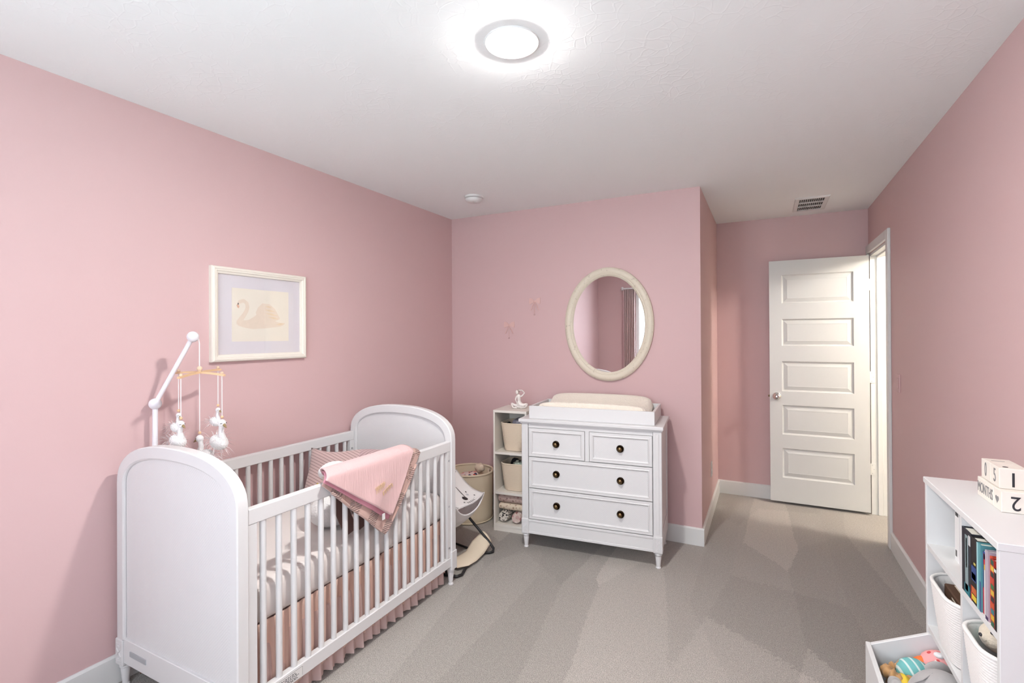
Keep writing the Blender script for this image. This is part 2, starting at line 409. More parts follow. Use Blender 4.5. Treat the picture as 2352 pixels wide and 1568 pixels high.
def lump(bm, c, r, amp=.25, freq=3.0, sub=3, seed=0, flat=None):
    r = r if isinstance(r, (tuple, list)) else (r, r, r)
    g = bmesh.ops.create_icosphere(bm, subdivisions=sub, radius=1)
    for v in g['verts']:
        d = 1+amp*mnoise.noise(v.co*freq+Vector((seed*3.1, seed*1.7, seed)))
        z = v.co.z*r[2]*d
        if flat is not None: z = max(z, flat)
        v.co = Vector((v.co.x*r[0]*d+c[0], v.co.y*r[1]*d+c[1], z+c[2]))
    return bm
def rrect(x0, x1, y0, y1, r, n=5):
    pts = []
    for cx, cy, a in ((x1-r, y1-r, 0), (x0+r, y1-r, 90), (x0+r, y0+r, 180), (x1-r, y0+r, 270)):
        for i in range(n+1):
            t = math.radians(a+90*i/n); pts.append((cx+r*math.cos(t), cy+r*math.sin(t)))
    return pts
def obj(name, bm, m, parent=None, smooth=None):
    bmesh.ops.recalc_face_normals(bm, faces=bm.faces)
    me = bpy.data.meshes.new(name); bm.to_mesh(me); bm.free()
    if smooth is not None:
        me.shade_smooth() if hasattr(me, 'shade_smooth') else None
        if smooth < 180: me.set_sharp_from_angle(angle=math.radians(smooth))
    o = bpy.data.objects.new(name, me); COL.objects.link(o)
    for q in (m if isinstance(m, (list, tuple)) else [m]): me.materials.append(q)
    if parent: o.parent = parent
    return o
def link_copy(o, parent, loc=None):
    c = o.copy(); COL.objects.link(c); c.parent = parent
    if loc is not None: c.location = loc
    return c
def thing(name, label, cat, loc=(0, 0, 0), rz=0.0, group=None):
    o = bpy.data.objects.new(name, None); COL.objects.link(o); o.empty_display_size = .05
    o.location = loc; o.rotation_euler = (0, 0, rz); o['label'] = label; o['category'] = cat
    if group: o['group'] = group
    return o
def tag(o, label, cat, group=None):
    o['label'] = label; o['category'] = cat
    if group: o['group'] = group
    return o
def struct(name, bm, m, parent=None, smooth=None):
    o = obj(name, bm, m, parent, smooth)
    if not parent: o['kind'] = 'structure'
    return o
def solidify(o, t, off=0):
    s = o.modifiers.new('thickness', 'SOLIDIFY'); s.thickness = t; s.offset = off
def subsurf(o, k=1):
    s = o.modifiers.new('smooth', 'SUBSURF'); s.levels = k; s.render_levels = k
def skin(name, verts, edges, radii, m, parent, sub=2):
    me = bpy.data.meshes.new(name); me.from_pydata(verts, edges, [])
    o = bpy.data.objects.new(name, me); COL.objects.link(o); o.parent = parent
    md = o.modifiers.new('skin', 'SKIN'); md.use_smooth_shade = True
    if not me.skin_vertices:
        bm = bmesh.new(); bm.from_mesh(me); bm.verts.layers.skin.verify(); bm.to_mesh(me); bm.free()
    for i, r in enumerate(radii):
        d = me.skin_vertices[0].data[i]; d.radius = (r, r) if not isinstance(r, tuple) else r
        d.use_root = (i == 0)
    subsurf(o, sub); me.materials.append(m)
    return o
def text(name, s, size, m, parent, loc, face, flip=False, sx=1.0):
    cu = bpy.data.curves.new(name, 'FONT'); cu.body = s; cu.size = size; cu.align_x = 'CENTER'; cu.align_y = 'CENTER'; cu.extrude = .0004
    o = bpy.data.objects.new(name, cu); COL.objects.link(o); o.parent = parent; cu.materials.append(m)
    R = {'-x': Matrix(((0, 0, -1), (-1, 0, 0), (0, 1, 0))), '-y': Matrix(((1, 0, 0), (0, 0, -1), (0, 1, 0))), '+x': Matrix(((0, 0, 1), (1, 0, 0), (0, 1, 0)))}[face].to_4x4()
    if flip: R = R @ Matrix.Rotation(PI, 4, 'Z')
    me = bpy.data.meshes.new_from_object(o)
    bpy.data.objects.remove(o); bpy.data.curves.remove(cu)
    o = bpy.data.objects.new(name, me); COL.objects.link(o); o.parent = parent
    o.matrix_local = Matrix.Translation(loc) @ R @ Matrix.Diagonal((sx, 1, 1, 1))
    return o
M['feather'] = sheer_cloth('white_feather', (.92, .87, .87), .38)

# ------------------------------------------------------------------ the room
XL, YB, XJ, YA, XR, YN, HC = -2.411, 3.5705, -.388, 4.856, .745, -.65, 2.44
T = .12
DY0, DY1, DZ = 4.13, 4.81, 2.065           # door opening in the right wall
struct('floor', box(BM(), XL-T, 2.3, YN-T, 6.2, -.1, 0), M['carpet'])
struct('bounce_ground', box(BM(), -14, 14, -18, YN-T-.02, -.45, -.35), M['bounce_paving'])  # slab added outside to bounce sunlight up to the ceiling
struct('ceiling', box(BM(), XL-T, 2.3, YN-T, 6.2, HC, HC+.1), M['ceiling'])
struct('wall_left', box(BM(), XL-T, XL, YN-T, YB+T, 0, HC), M['pink_wall'])
struct('wall_back', box(BM(), XL, XJ-T, YB, YB+T, 0, HC), M['pink_wall'])
struct('wall_return', box(BM(), XJ-T, XJ, YB, YA+T, 0, HC), M['pink_wall'])
struct('wall_alcove', box(BM(), XJ, XR+T, YA, YA+T, 0, HC), M['pink_wall'])
bm = box(BM(), XR, XR+T, YN-T, DY0, 0, HC); box(bm, XR, XR+T, DY0, DY1, DZ, HC); box(bm, XR, XR+T, DY1, YA, 0, HC)
struct('wall_right', bm, M['pink_wall'])
bm = box(BM(), XL, WX0, YN-T, YN, 0, HC); box(bm, WX1, XR, YN-T, YN, 0, HC); box(bm, WX0, WX1, YN-T, YN, 0, WZ0); box(bm, WX0, WX1, YN-T, YN, WZ1, HC)
struct('wall_near', bm, M['pink_wall'])
# hall beyond the door
struct('wall_hall', box(BM(), 2.15, 2.27, 2.9, 6.1, 0, HC), M['hall'])
struct('wall_hall_far', box(BM(), XR+T, 2.15, 5.98, 6.1, 0, HC), M['hall'])
struct('wall_hall_near', box(BM(), XR+T, 2.15, 2.9, 3.02, 0, HC), M['hall'])
struct('wall_hall_side', box(BM(), XR, XR+T, YA+T, 6.1, 0, HC), M['hall'])
# baseboards: a flat board with a chamfered top edge
def base(name, axis, a0, a1, face, s):
    h, t = .118, .014
    pts = [(face, 0), (face+s*t, 0), (face+s*t, h-.008), (face+s*.006, h), (face, h)]
    bm = BM()
    if axis == 'y': prism(bm, pts, a0, a1, 'xz')
    else: prism(bm, pts, a0, a1, 'yz')
    struct(name, bm, M['trim'])
base('baseboard_left', 'y', YN, YB, XL, 1)
base('baseboard_back', 'x', XL+.014, XJ+.014, YB, -1)
base('baseboard_return', 'y', YB, YA-.014, XJ, 1)
base('baseboard_alcove', 'x', XJ, XR, YA, -1)
base('baseboard_right', 'y', YN, 4.055, XR, -1)
base('baseboard_near', 'x', XL+.014, XR-.014, YN, 1)
# door casing and jamb
bm = box(BM(), XR-.018, XR, 4.06, 4.125, 0, DZ+.07, .003)
struct('trim_1', bm, M['trim'])
struct('trim_2', box(BM(), XR-.018, XR, 4.125, YA-.002, DZ+.005, DZ+.07, .003), M['trim'])
struct('trim_3', box(BM(), XR-.018, XR, 4.815, YA-.002, 0, DZ+.005, .003), M['trim'])
bm = box(BM(), XR, XR+T, DY0, DY0+.018, 0, DZ); box(bm, XR, XR+T, DY1-.018, DY1, 0, DZ); box(bm, XR, XR+T, DY0+.018, DY1-.018, DZ-.018, DZ)
box(bm, XR+.042, XR+.075, DY0+.018, DY0+.030, 0, DZ-.018, .002); box(bm, XR+.042, XR+.075, DY1-.030, DY1-.018, 0, DZ-.018, .002); box(bm, XR+.042, XR+.075, DY0+.03, DY1-.03, DZ-.030, DZ-.018, .002)
struct('trim_4', bm, M['trim'])
bm = box(BM(), XR+T, XR+T+.016, DY1-.012, DY1+.05, 0, DZ+.055, .003); box(bm, XR+T, XR+T+.016, DY0-.05, DY0+.012, 0, DZ+.055, .003); box(bm, XR+T, XR+T+.016, DY0+.012, DY1-.012, DZ-.01, DZ+.055, .003)
struct('trim_5', bm, M['trim'])

# the door, open into the room and parallel to the alcove wall
d = bpy.data.objects.new('door_1', None); COL.objects.link(d); d['kind'] = 'structure'; d.location = (XR-.012, 4.748, .022)
d.rotation_euler = (0, 0, 0)
DW, DH, DT = .70, 2.03, .036
def dz(fr): return DH*(1-fr)
px0, px1 = -DW*.868, -DW*.148
PZ = [(dz(.178), dz(.060)), (dz(.354), dz(.243)), (dz(.542), dz(.418)), (dz(.721), dz(.599)), (dz(.900), dz(.778))]
bm = BM()
box(bm, -DW, 0, .014, DT, 0, DH)
box(bm, -DW, px0, 0, .014, 0, DH); box(bm, px1, 0, 0, .014, 0, DH)
edges = [DH]+[z for a, b in PZ for z in (b, a)]+[0]
for i in range(0, len(edges), 2): box(bm, px0, px1, 0, .014, edges[i+1], edges[i])
obj('door_slab', bm, M['door'], d)
for a, b in PZ:
    def rect(i, y): return [(px0+i, y, a+i), (px1-i, y, a+i), (px1-i, y, b-i), (px0+i, y, b-i)]
    bm = loops(BM(), [rect(-.001, .0139), rect(0, .0004), rect(.004, .009), rect(.012, .0125), rect(.042, .0042), rect(.046, .0050)], capB=True)
    obj('door_panel', bm, M['door'], d)
kx, kz = -DW+.052, .885
k = obj('door_knob', lathe(BM(), [(.033, 0), (.033, -.004), (.028, -.009), (.012, -.011), (.011, -.030), (.020, -.036), (.027, -.047), (.026, -.058), (.018, -.066), (.004, -.068)], (kx, 0, kz), 28, 'y'), M['chrome'], d, 50)
k['label'] = 'round chrome door knob'
obj('latch_bolt', box(BM(), -DW-.012, -DW+.002, .012, .024, kz-.008, kz+.008, .002), M['brass_dark'], d)
for z in (1.80, 1.065, .335):
    h = obj('hinge', lathe(box(BM(), .006, .040, .0402, .0432, z-.045, z+.045), [(.006, z-.045), (.006, z+.045)], (.004, .041, 0), 10), M['trim'], d)
    for q in (-.032, 0, .032):
        obj('screw', lathe(BM(), [(.0035, .0395), (.0035, .0415)], (.018 if q else .028, 0, z+q), 8, 'y'), M['steel'], h)

# the window behind the camera, with its glass
w = bpy.data.objects.new('window_1', None); COL.objects.link(w); w['kind'] = 'structure'; w.location = ((WX0+WX1)/2, YN-.06, WZ0)
ww, wh = (WX1-WX0)/2, WZ1-WZ0
bm = box(BM(), -ww, -ww+.045, -.03, .03, 0, wh); box(bm, ww-.045, ww, -.03, .03, 0, wh); box(bm, -ww+.045, ww-.045, -.03, .03, 0, .045); box(bm, -ww+.045, ww-.045, -.03, .03, wh-.045, wh)
box(bm, -.03, .03, -.03, .03, .045, wh-.045)
obj('frame', bm, M['trim'], w)
for s in (-1, 1):
    obj('pane', box(BM(), *(sorted((s*.03, s*(ww-.045)))), -.003, .003, .045, wh-.045), M['glass'], w)
struct('trim_6', box(BM(), WX0-.05, WX1+.05, YN, YN+.05, WZ0-.035, WZ0-.005, .004), M['trim'])

# ------------------------------------------------------------------ things on ceiling and walls
t = thing('ceiling_light', 'round lit flush disc light with white rim on the ceiling', 'light', (-.771, 1.515, HC))
obj('trim_ring', lathe(BM(), [(.095, 0), (.094, -.004), (.0915, -.004), (.0915, 0)], n=40), M['unit_white'], t, 40)
obj('glare_rim', lathe(BM(), [(.091, -.001), (.090, -.006), (.080, -.011), (.064, -.014), (.060, -.010)], n=40, cap=False), M['glare_rim'], t, 60)  # glowing ring imitates the glare around the lit centre
obj('lens', lathe(BM(), [(.062, -.008), (.061, -.012), (.055, -.016), (.044, -.020), (.028, -.023), (.005, -.025)], n=40), M['lens'], t, 60)
t = thing('smoke_detector', 'small round white smoke detector on ceiling near back wall corner', 'smoke detector', (-1.872, 3.06, HC))
obj('base_plate', lathe(BM(), [(.070, 0), (.070, -.010), (.064, -.014)], n=36), M['unit_white'], t, 40)
obj('grille_slot', lathe(BM(), [(.056, -.013), (.056, -.019)], n=36), M['grey_ink'], t, 40)
obj('cover', lathe(BM(), [(.062, -.018), (.058, -.030), (.046, -.040), (.02, -.043)], n=36), M['unit_white'], t, 50)
obj('test_button', lathe(BM(), [(.010, -.042), (.009, -.046)], (.02, -.01, 0), 14), M['trim'], t)
t = thing('air_vent', 'white rectangular ceiling register with three rows of dark slots', 'vent', (.318, 4.45, HC))
VX, VY = .082, .185
bm = BM()
rect = lambda x, y, z: [(-x, -y, z), (x, -y, z), (x, y, z), (-x, y, z)]
loops(bm, [rect(VX+.03, VY+.03, 0), rect(VX+.03, VY+.03, -.004), rect(VX+.024, VY+.024, -.009), rect(VX, VY, -.009), rect(VX, VY, 0)])
obj('frame', bm, M['unit_white'], t)
obj('slot_shade', box(BM(), -VX, VX, -VY, VY, -.0015, -.0005), M['dark_gap'], t)  # dark sheet standing in for the shade above the slots
for q in (-1, 1):
    obj('crossbar', box(BM(), -VX, VX, q*VY/3-.008, q*VY/3+.008, -.009, -.0015), M['unit_white'], t)
for i in range(13):
    x = -VX+2*VX*i/12
    bm = prism(BM(), [(x-.0035, -.0085), (x-.0015, -.0085), (x+.0035, -.0018), (x+.0015, -.0018)], -VY, VY, 'xz')
    obj('louver', bm, M['unit_white'], t)
t = thing('light_switch', 'pale pink switch plate on right wall beside the door casing', 'light switch', (XR, 3.86, 1.12))
obj('plate', box(BM(), -.006, 0, -.036, .036, -.058, .058, .002), M['pink_wall'], t)
obj('rocker', box(BM(), -.010, -.006, -.016, .016, -.033, .033, .002), M['pink_wall'], t)
t = thing('wall_outlet', 'white outlet plate low on the narrow return wall', 'outlet', (XJ, 4.22, .365))
obj('plate', box(BM(), 0, .006, -.036, .036, -.058, .058, .002), M['unit_white'], t)
for z in (-.022, .022): obj('socket', lathe(BM(), [(.016, .0055), (.016, .0085), (.013, .009)], (0, 0, z), 18, 'x'), M['trim'], t)

# framed swan print on the left wall (local x = depth out of the wall, y along it, z up)
t = thing('framed_picture', 'cream framed print of a pale swan on the left wall above the crib', 'picture', (XL, 1.745, 1.545))
hw, hh = .277, .237
prof = [(0, 0), (0, .020), (.004, .027), (.012, .030), (.016, .027), (.022, .027), (.026, .022), (.034, .019), (.036, .014), (.036, .006)]
bm = loops(BM(), [[(x, -hw+i, -hh+i), (x, hw-i, -hh+i), (x, hw-i, hh-i), (x, -hw+i, hh-i)] for i, x in prof])
obj('frame', bm, M['frame_cream'], t)
obj('mat_board', box(BM(), .002, .009, -hw+.034, hw-.034, -hh+.034, hh-.034), M['mat_board'], t)
pr_ = obj('print', box(BM(), .009, .0096, -.167, .167, -.137, .137), M['print_paper'], t)
def q(x, y): return (-.167+.334*(x-440)/800, .137-.274*(y-470)/735)      # drawing coordinates on the print
def flat(name, pts, d, m):
    obj(name, prism(BM(), [q(*p) for p in pts], .0094, .0094+d, 'yz'), m, pr_)
flat('swan_body', [(505, 925), (520, 985), (600, 1012), (720, 1032), (900, 1018), (1040, 1000), (1130, 985), (1190, 940), (1110, 935), (1040, 915), (1010, 850), (900, 790), (800, 800), (740, 850), (660, 905), (600, 912), (560, 900)], .0005, M['ink_swan'])
nk = [(522, 690), (545, 655), (590, 640), (632, 668), (645, 720), (632, 780), (600, 835), (565, 885), (540, 935), (530, 975)]
wd = [14, 24, 26, 25, 25, 26, 28, 32, 40, 30]
L_, R_ = [], []
for i, p in enumerate(nk):
    a = Vector(nk[min(i+1, 9)])-Vector(nk[max(i-1, 0)]); a.normalize(); nrm = Vector((-a.y, a.x))*wd[i]
    L_.append((p[0]+nrm.x, p[1]+nrm.y)); R_.append((p[0]-nrm.x, p[1]-nrm.y))
flat('swan_neck', L_+R_[::-1], .0006, M['ink_swan'])
flat('swan_wing', [(755, 800), (790, 720), (850, 660), (950, 665), (1030, 730), (1075, 810), (1110, 875), (1050, 905), (990, 925), (890, 930), (800, 880)], .0007, M['ink_swan'])
for i, (a, b) in enumerate((((890, 700), (985, 715)), ((880, 750), (1040, 775)), ((890, 800), (1080, 835)), ((920, 850), (1095, 885)), ((1040, 965), (1180, 945)))):
    flat('feather_stroke', [a, ((a[0]+b[0])/2, (a[1]+b[1])/2-16), b, ((a[0]+b[0])/2, (a[1]+b[1])/2+14)], .0009, M['ink_wing'])
flat('swan_beak', [(500, 705), (516, 690), (538, 715), (530, 745), (512, 738)], .0009, M['ink_beak'])
flat('swan_mask', [(512, 690), (522, 668), (528, 690), (520, 700)], .0011, M['eye'])
obj('glazing', box(BM(), .0118, .0126, -hw+.034, hw-.034, -hh+.034, hh-.034), M['glass'], t)

# oval mirror
t = thing('oval_mirror', 'oval wall mirror in distressed cream frame above the dresser', 'mirror', (-1.03, YB, 1.512))
A_, B_ = .334, .419
def ell(i, y, n=72): return [((A_-i)*math.cos(2*PI*k/n), -y, (B_-i)*math.sin(2*PI*k/n)) for k in range(n)]
obj('frame', loops(BM(), [ell(i, y) for i, y in ((.006, 0), (0, .006), (.001, .020), (.010, .030), (.024, .034), (.040, .031), (.046, .026), (.050, .027), (.056, .024), (.064, .014), (.066, .008))]), M['mirror_frame'], t, 35)
bm = BM(); bm.faces.new([bm.verts.new(p) for p in ell(.0655, .0085)]); 
obj('mirror_glass', bm, M['mirror'], t)

# two small bows on the back wall
M['bow'] = mat('peach_bow_ribbon', (.70, .455, .415), .6)
def bow(x, z, label):
    t = thing('wall_bow', label, 'wall decoration', (x, YB, z), 0, 'ribbon bows on the back wall')
    for s in (-1, 1):
        obj('loop', prism(BM(), [(0, .006), (s*.022, .026), (s*.046, .030), (s*.050, .004), (s*.044, -.020), (s*.020, -.010), (0, -.004)], -.006, 0, 'xz', .001), M['bow'], t)
        obj('tail', tube(BM(), [(s*.003, -.004, -.004), (s*.018, -.004, -.030), (s*.026, -.004, -.052), (s*.036, -.004, -.068)], [.004, .004, .004, .003], 6), M['bow'], t)
    obj('knot', lathe(BM(), [(.009, 0), (.009, -.007), (.005, -.010)], (0, 0, 0), 12, 'y'), M['bow'], t)
    obj('cord', tube(BM(), [(0, -.004, -.004), (-.001, -.004, -.05), (-.003, -.004, -.095)], .0022, 6), M['bow'], t)
    obj('bead', ball(BM(), (-.003, -.006, -.102), .0075, 10, 8), M['pink_wall'], t)
bow(-1.853, 1.516, 'lower peach ribbon bow on the back wall with hanging bead')
bow(-1.624, 1.700, 'upper peach ribbon bow on the back wall nearer the mirror')

# curtains and rod on the window wall (seen in the mirror)
t = thing('curtain_rod', 'white curtain rod with round finials above the window', 'curtain rod', ((WX0+WX1)/2, YN+.075, 2.16))
rl = (WX1-WX0)/2+.17
obj('rod', tube(BM(), [(-rl, 0, 0), (rl, 0, 0)], .012, 12), M['unit_white'], t, 40)
for s in (-1, 1):
    obj('finial', lathe(BM(), [(.012, 0), (.026, s*.006), (.030, s*.025), (.020, s*.042), (.006, s*.048)], (s*rl, 0, 0), 16, 'x'), M['unit_white'], t, 40)
    obj('bracket', tube(BM(), [(s*(rl-.03), -.075, -.02), (s*(rl-.03), -.02, -.02), (s*(rl-.03), 0, -.012)], .008, 8), M['unit_white'], t)
def curtain(x0, x1, label):
    f = lambda u, v: (x0+(x1-x0)*u, YN+.075+(.030+.012*v)*math.sin(u*2*PI*7), 2.146-2.126*v)
    o = obj('curtain', grid(BM(), f, 84, 6), M['curtain'], None, 180); solidify(o, .003)
    tag(o, label, 'curtain', 'curtains at the window')
curtain(WX0-.17, WX0+.02, 'dusty rose curtain on the window side nearest the left wall')
curtain(WX1-.12, WX1+.2, 'dusty rose curtain on the window side nearest the right wall')

# ------------------------------------------------------------------ the crib: origin at the front near foot; x = out of the room wall, y = along the wall
CX, CY = -1.601, 1.068
CW, CL, ZR, ZS, ZT = .781, 1.332, .828, .832, 1.012
crib = thing('crib', 'white wooden baby crib with arched ends and round spindles by left wall', 'crib', (CX, CY, 0))
def arch(i, zb, n=28):
    """outline of an end panel inset by i, as (x, z); from the room-side foot up, over and down"""
    x0, x1 = -CW+i, -i
    h = ZT-i-ZS
    pts = [(x1, zb), (x1, (zb+ZS)/2)]
    for k in range(n+1):
        a = PI*k/n
        ex = .84      # a superellipse: flatter crown, rounder shoulders
        cx, sz = math.cos(a), math.sin(a)
        px = math.copysign(abs(cx)**ex, cx); pz = abs(sz)**ex
        pts.append(((x0+x1)/2+px*(x1-x0)/2, ZS+pz*h))
    pts += [(x0, (zb+ZS)/2), (x0, zb)]
    return pts
def end_panel(name, y0, y1, cane_front):
    t = y1-y0
    ring = lambda i, zb, y: [(x, y, z) for x, z in arch(i, zb)]
    bm = loops(BM(), [ring(.052, .20, y0+.010), ring(.050, .20, y0+.004), ring(.044, .20, y0), ring(.004, .10, y0), ring(0, .10, y0+.004), ring(0, .10, y1-.004), ring(.004, .10, y1), ring(.044, .20, y1), ring(.050, .20, y1-.004), ring(.052, .20, y1-.010)], closed=False)
    box(bm, -CW+.05, -.05, y0+.002, y1-.002, .105, .205, .002)
    p = obj(name, bm, M['white'], crib, 30)
    c = obj('cane_panel', prism(BM(), arch(.049, .195), y0+.011, y1-.011, 'xz'), M['white_cane'], p)
    return p
E_T = .044
near = end_panel('footboard', 0, E_T, True)
far = end_panel('headboard', CL-E_T, CL, False)
obj('maker_plate', box(BM(), -CW+.10, -CW+.215, -.0015, .003, .148, .168, .0005), M['plate_grey'], near)
for (y0, y1) in ((-.004, E_T+.004), (CL-E_T-.004, CL+.004)):
    for (x0, x1, s) in ((-.050, .004, 1), (-CW-.004, -CW+.050, -1)):
        bl = obj('corner_block', box(BM(), x0, x1, y0, y1, .092, .198, .003), M['white'], crib)
        fy = y0 if y0 < .5 else y1; sg = -1 if y0 < .5 else 1
        bm = BM(); xm = (x0+x1)/2
        for a, b in (((-.015, .015), (.015, -.015)), ((-.015, -.015), (.015, .015)), ((-.016, .036), (.016, .036)), ((-.016, -.036), (.016, -.036)), ((-.006, .030), (.006, .022)), ((.006, .030), (-.006, .022)), ((-.006, -.030), (.006, -.022)), ((.006, -.030), (-.006, -.022))):
            tube(bm, [(xm+a[0], fy+sg*.0005, .145+a[1]), (xm+b[0], fy+sg*.0005, .145+b[1])], .0022, 5)
        obj('carving', bm, M['white'], bl)
        obj('leg', lathe(BM(), [(.019, .094), (.022, .090), (.022, .080), (.017, .076), (.018, .070), (.012, .012), (.015, .008), (.015, 0)], (xm, (y0+y1)/2, 0), 20), M['white'], crib, 40)
NS = 18
sy = [E_T+.034+(CL-2*E_T-.068)*(i+.5)/NS for i in range(NS)]
sp_me = None
for side, (xa, xb) in (('front', (-.034, -.004)), ('back', (-CW+.004, -CW+.034))):
    xm = (xa+xb)/2
    obj('top_rail', box(BM(), xa, xb, E_T, CL-E_T, ZR-.056, ZR, .003), M['white'], crib)
    lo = obj('bottom_rail', box(BM(), xa, xb, E_T, CL-E_T, .112, .166, .003), M['white'], crib)
    for y0 in (E_T, CL-E_T-.034):
        stl = obj('end_stile', box(BM(), xa+.002, xb-.002, y0, y0+.034, .166, ZR-.056), M['white'], crib)
        if y0 > .5:
            for z in (.225, .46, .72):
                obj('bolt', lathe(BM(), [(.006, xb-.004), (.006, xb-.0005), (.003, xb)], (0, y0+.017, z), 10, 'x') if side == 'front' else lathe(BM(), [(.006, xb-.003), (.006, xb+.001)], (0, y0+.017, z), 10, 'x'), M['steel'], stl)
    for y in sy:
        if sp_me is None:
            o = obj('spindle', lathe(BM(), [(.0115, .160), (.0115, ZR-.052)], n=14), M['white'], crib, 40); sp_me = o
            o.location = (xm, y, 0)
        else: link_copy(sp_me, crib, (xm, y, 0))
    if side == 'front':
        st = obj('warning_label', box(BM(), xb-.001, xb+.0006, .14, .27, .118, .158), M['sticker'], lo)
        bm = box(BM(), xb+.0006, xb+.0009, .143, .267, .1545, .1552); box(bm, xb+.0006, xb+.0009, .2665, .2672, .121, .1552)
        for z, y0, y1 in ((.147, .15, .235), (.141, .15, .24), (.135, .15, .25), (.129, .155, .24), (.124, .16, .245)):
            y = y0
            while y < y1:
                l = random.uniform(.004, .013); box(bm, xb+.0006, xb+.0009, y, min(y+l, y1), z-.0013, z+.0013); y += l+.003
        obj('label_print', bm, M['eye'], st)
obj('mattress_support', box(BM(), -CW+.066, -.076, E_T+.002, CL-E_T-.002, .366, .383), M['dark_gap'], crib)  # dark colour stands in for the shaded gap under the mattress

# mattress with fitted sheet
bm = BM()
mx0, mx1, my0, my1 = -CW+.042, -.042, E_T+.008, CL-E_T-.008
rings = []
for i, z in ((.030, .384), (.010, .388), (.001, .405), (0, .45), (0, .492), (.005, .510), (.016, .521), (.034, .526), (.10, .527)):
    rings.append([(x, y, z) for x, y in rrect(mx0+i, mx1-i, my0+i, my1-i, max(.012, .045-i*.3), 6)])
loops(bm, rings, capA=True, capB=True)
o = obj('crib_mattress', bm, M['sheet'], None, 60); o.location = (CX, CY, 0)
tag(o, 'crib mattress in pale blush fitted sheet inside the white crib', 'mattress')

# gathered two-layer skirt hanging under the mattress
sk = thing('crib_skirt', 'peach gathered crib skirt hanging below the mattress to the carpet', 'crib skirt', (CX, CY, 0))
def wave(y, v, ph):
    g = math.sin(y*2*PI/.058+ph+.8*math.sin(y*9))+.45*math.sin(y*2*PI/.031+1.3*ph)
    return g*(.0055+.007*v)
def panel(x, z0, z1, ph, lean):
    f = lambda u, v: (x+lean*v+wave(u*1.25, v, ph)*(1 if v > 0 else .4), .05+1.232*u, z0+(z1-z0)*v+(.004*math.sin(u*60+ph) if v > .95 else 0))
    return grid(BM(), f, 300, 8)
o = obj('skirt_layer', panel(-.052, .3815, .075, 0, -.004), M['skirt'], sk, 180); solidify(o, .0015)
o = obj('sheer_layer', panel(-.056, .30, .020, 1.9, .006), M['voile'], sk, 180)
o['label'] = 'longer sheer pink under layer'
o = obj('under_layer', panel(-.070, .3815, .028, .7, 0), M['skirt2'], sk, 180)
o = obj('skirt_back', panel(-CW+.060, .3815, .025, 2.2, 0), M['skirt'], sk, 180)

# lumbar cushion leaning on the headboard
cu = thing('cushion', 'mauve ribbed rectangular cushion leaning at the far end of crib mattress', 'cushion')
cu_up, cu_n = Vector((-.224, .50, .83)).normalized(), None
cu_x = Vector((.913, .407, .055)).normalized(); cu_n = cu_x.cross(cu_up).normalized(); cu_up = cu_n.cross(cu_x).normalized()
cu.matrix_world = Matrix(((cu_x.x, -cu_n.x, cu_up.x, -2.052), (cu_x.y, -cu_n.y, cu_up.y, 2.045), (cu_x.z, -cu_n.z, cu_up.z, .671), (0, 0, 0, 1)))
def pillow(x0, x1, W, Hh, T):
    """a piece of a soft cushion: two puffed faces that meet at a pinched edge; corners stick out"""
    bm = BM()
    for s in (-1, 1):
        def f(u, v):
            a = x0+(x1-x0)*u; b = -1+2*v
            p = max(0, (1-abs(a)**3.2))**.5*max(0, (1-abs(b)**3.2))**.5
            x = a*W*(1-.055*(1-b*b)*abs(a)); z = b*Hh*(1-.17*(1-a*a)*abs(b))
            k = .012*math.sin(a*7+b*3)*p+.010*mnoise.noise(Vector((a*3, b*3, s)))*p
            z += .012*math.sin(a*4.2+.6)*abs(b)
            return (x, s*(T*p+k*s*.5)+.02*math.sin(a*2.4), z)
        grid(bm, f, 22, 24)
    bmesh.ops.remove_doubles(bm, verts=bm.verts, dist=.0006)
    return bm
obj('left_quilting', pillow(-1, .16, .262, .150, .058), M['quilt'], cu, 180)
obj('right_quilting', pillow(.16, 1, .262, .150, .058), M['quilt2'], cu, 180)

# white plush swan with its neck curled over
sw = thing('plush_swan', 'white plush swan with mustard beak sitting by the ribbed cushion', 'plush toy', (CX-.268, CY+.625, .5285), math.radians(-14))
obj('body', ball(BM(), (.02, .02, .084), (.090, .115, .083), 20, 14), M['plush_white'], sw, 180)
skin('neck', [(.02, .08, .09), (.03, .115, .17), (.03, .095, .240), (.035, .04, .275), (.045, -.02, .268), (.05, -.045, .240)], [(i, i+1) for i in range(5)], [.062, .050, .046, .045, .046, .040], M['plush_white'], sw)
obj('beak', lathe(BM(), [(.016, 0), (.014, .014), (.004, .040)], n=12, sx=.9), M['beak_yellow'], sw, 60).matrix_local = Matrix.Translation((.05, -.055, .222)) @ Matrix.Rotation(math.radians(150), 4, 'X')
obj('eye', ball(BM(), (.088, -.010, .268), (.004, .008, .005), 10, 6), M['eye'], sw)

